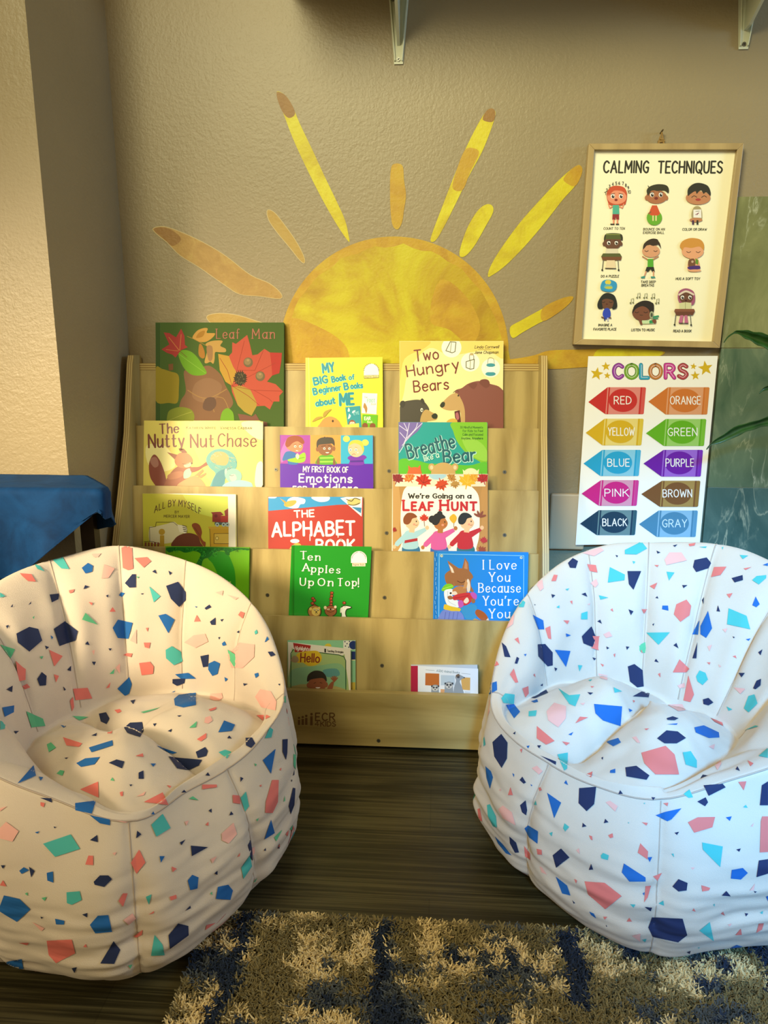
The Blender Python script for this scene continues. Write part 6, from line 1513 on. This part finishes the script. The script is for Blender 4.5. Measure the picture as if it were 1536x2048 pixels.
def nz(x, y, f, s):
    return np.array([noise.noise(Vector((a*f+s, b*f, s*1.7))) for a, b in zip(x, y)])
n1 = nz(tx, ty, 17, 1.0)+.75*nz(tx, ty, 52, 2.0); n2 = nz(tx, ty, 13, 5.0)+.75*nz(tx, ty, 45, 7.0); n3 = nz(tx, ty, 60, 9.0)
cols = np.empty((len(tx), 3)); pal = {'tan': (.70, .55, .28), 'sand': (.46, .36, .17), 'olive': (.19, .15, .062), 'slate': (.070, .080, .085), 'navy': (.011, .022, .050)}
row = np.sin(ty*44+1.2)                                # soft bands along the rug
cols[:] = pal['olive']
cols[n1+.22*row > .10] = pal['sand']; cols[n1+.30*row > .26] = pal['tan']
cols[(n2-.12*row > .20)] = pal['slate']; cols[(n2 > .52)] = pal['navy']
for sx, w, ya, yb in ((-.286, .011, -1.02, -.785), (-.070, .012, -1.06, -.79), (.214, .016, -.93, -.79), (.50, .014, -1.1, -.79), (.78, .014, -1.2, -.79)):
    wob = .006*np.sin(ty*70+sx*40)+.005*n3
    cols[(np.abs(tx-sx+wob) < w) & (ty > ya) & (ty < yb)] = pal['navy']
cols *= (1+.45*(rs.rand(len(tx), 1)-.5))
N = len(tx)
ang = rs.uniform(0, 2*pi, N); lean = rs.uniform(.4, 1.35, N); hgt = rs.uniform(.0065, .0115, N)*(.85+.15*ts); wd = rs.uniform(.0007, .0014, N)*ts
dx, dy = np.cos(ang), np.sin(ang); px_, py_ = -dy, dx
base = np.stack([tx, ty, np.full(N, .0035)], 1)
def off(a, b, z): return base+np.stack([dx*a+px_*b, dy*a+py_*b, z], 1)
ln = hgt*lean
v = np.stack([off(0*ln, -wd, 0*ln), off(0*ln, wd, 0*ln), off(ln*.45, wd*1.15, hgt*.7), off(ln*.45, -wd*1.15, hgt*.7), off(ln, wd*.7, hgt), off(ln, -wd*.7, hgt)], 1).reshape(-1, 3)
idx = np.arange(N)[:, None]*6
quads = np.concatenate([idx+np.array([[0, 1, 2, 3]]), idx+np.array([[3, 2, 4, 5]])], 1).reshape(-1, 4)
me = bpy.data.meshes.new('pile')
org = np.array(rug.location); v = v-org
v[:, 0] = np.clip(v[:, 0], RX0-.004-org[0], RX1+.004-org[0]); v[:, 1] = np.minimum(v[:, 1], RY1+.004-org[1])
me.vertices.add(len(v)); me.vertices.foreach_set('co', v.astype(np.float32).ravel())
me.loops.add(quads.size); me.loops.foreach_set('vertex_index', quads.astype(np.int32).ravel())
me.polygons.add(len(quads)); me.polygons.foreach_set('loop_start', np.arange(0, quads.size, 4, dtype=np.int32))
me.update(calc_edges=True)
ca = me.color_attributes.new('yarn', 'FLOAT_COLOR', 'POINT')
c4 = np.ones((N, 6, 4), np.float32); c4[:, :, :3] = cols[:, None, :]
ca.data.foreach_set('color', c4.ravel())
ym = NT('yarn', .95); at_ = ym.n('ShaderNodeVertexColor'); at_.layer_name = 'yarn'; ym.color(at_.outputs[0]); me.materials.append(ym.m)
pile = bpy.data.objects.new('pile', me); COL.objects.link(pile); pile.parent = rug; tag(pile, kind='stuff')
eb = MB(); r_ = .0045; EDG = mat('8A7C55', .95)
eb.tube([(RX0, RY0, .0052), (RX0, RY1, .0052), (RX1, RY1, .0052), (RX1, RY0, .0052)], r_, EDG, 8)
eb.build('bound_edge', rug)
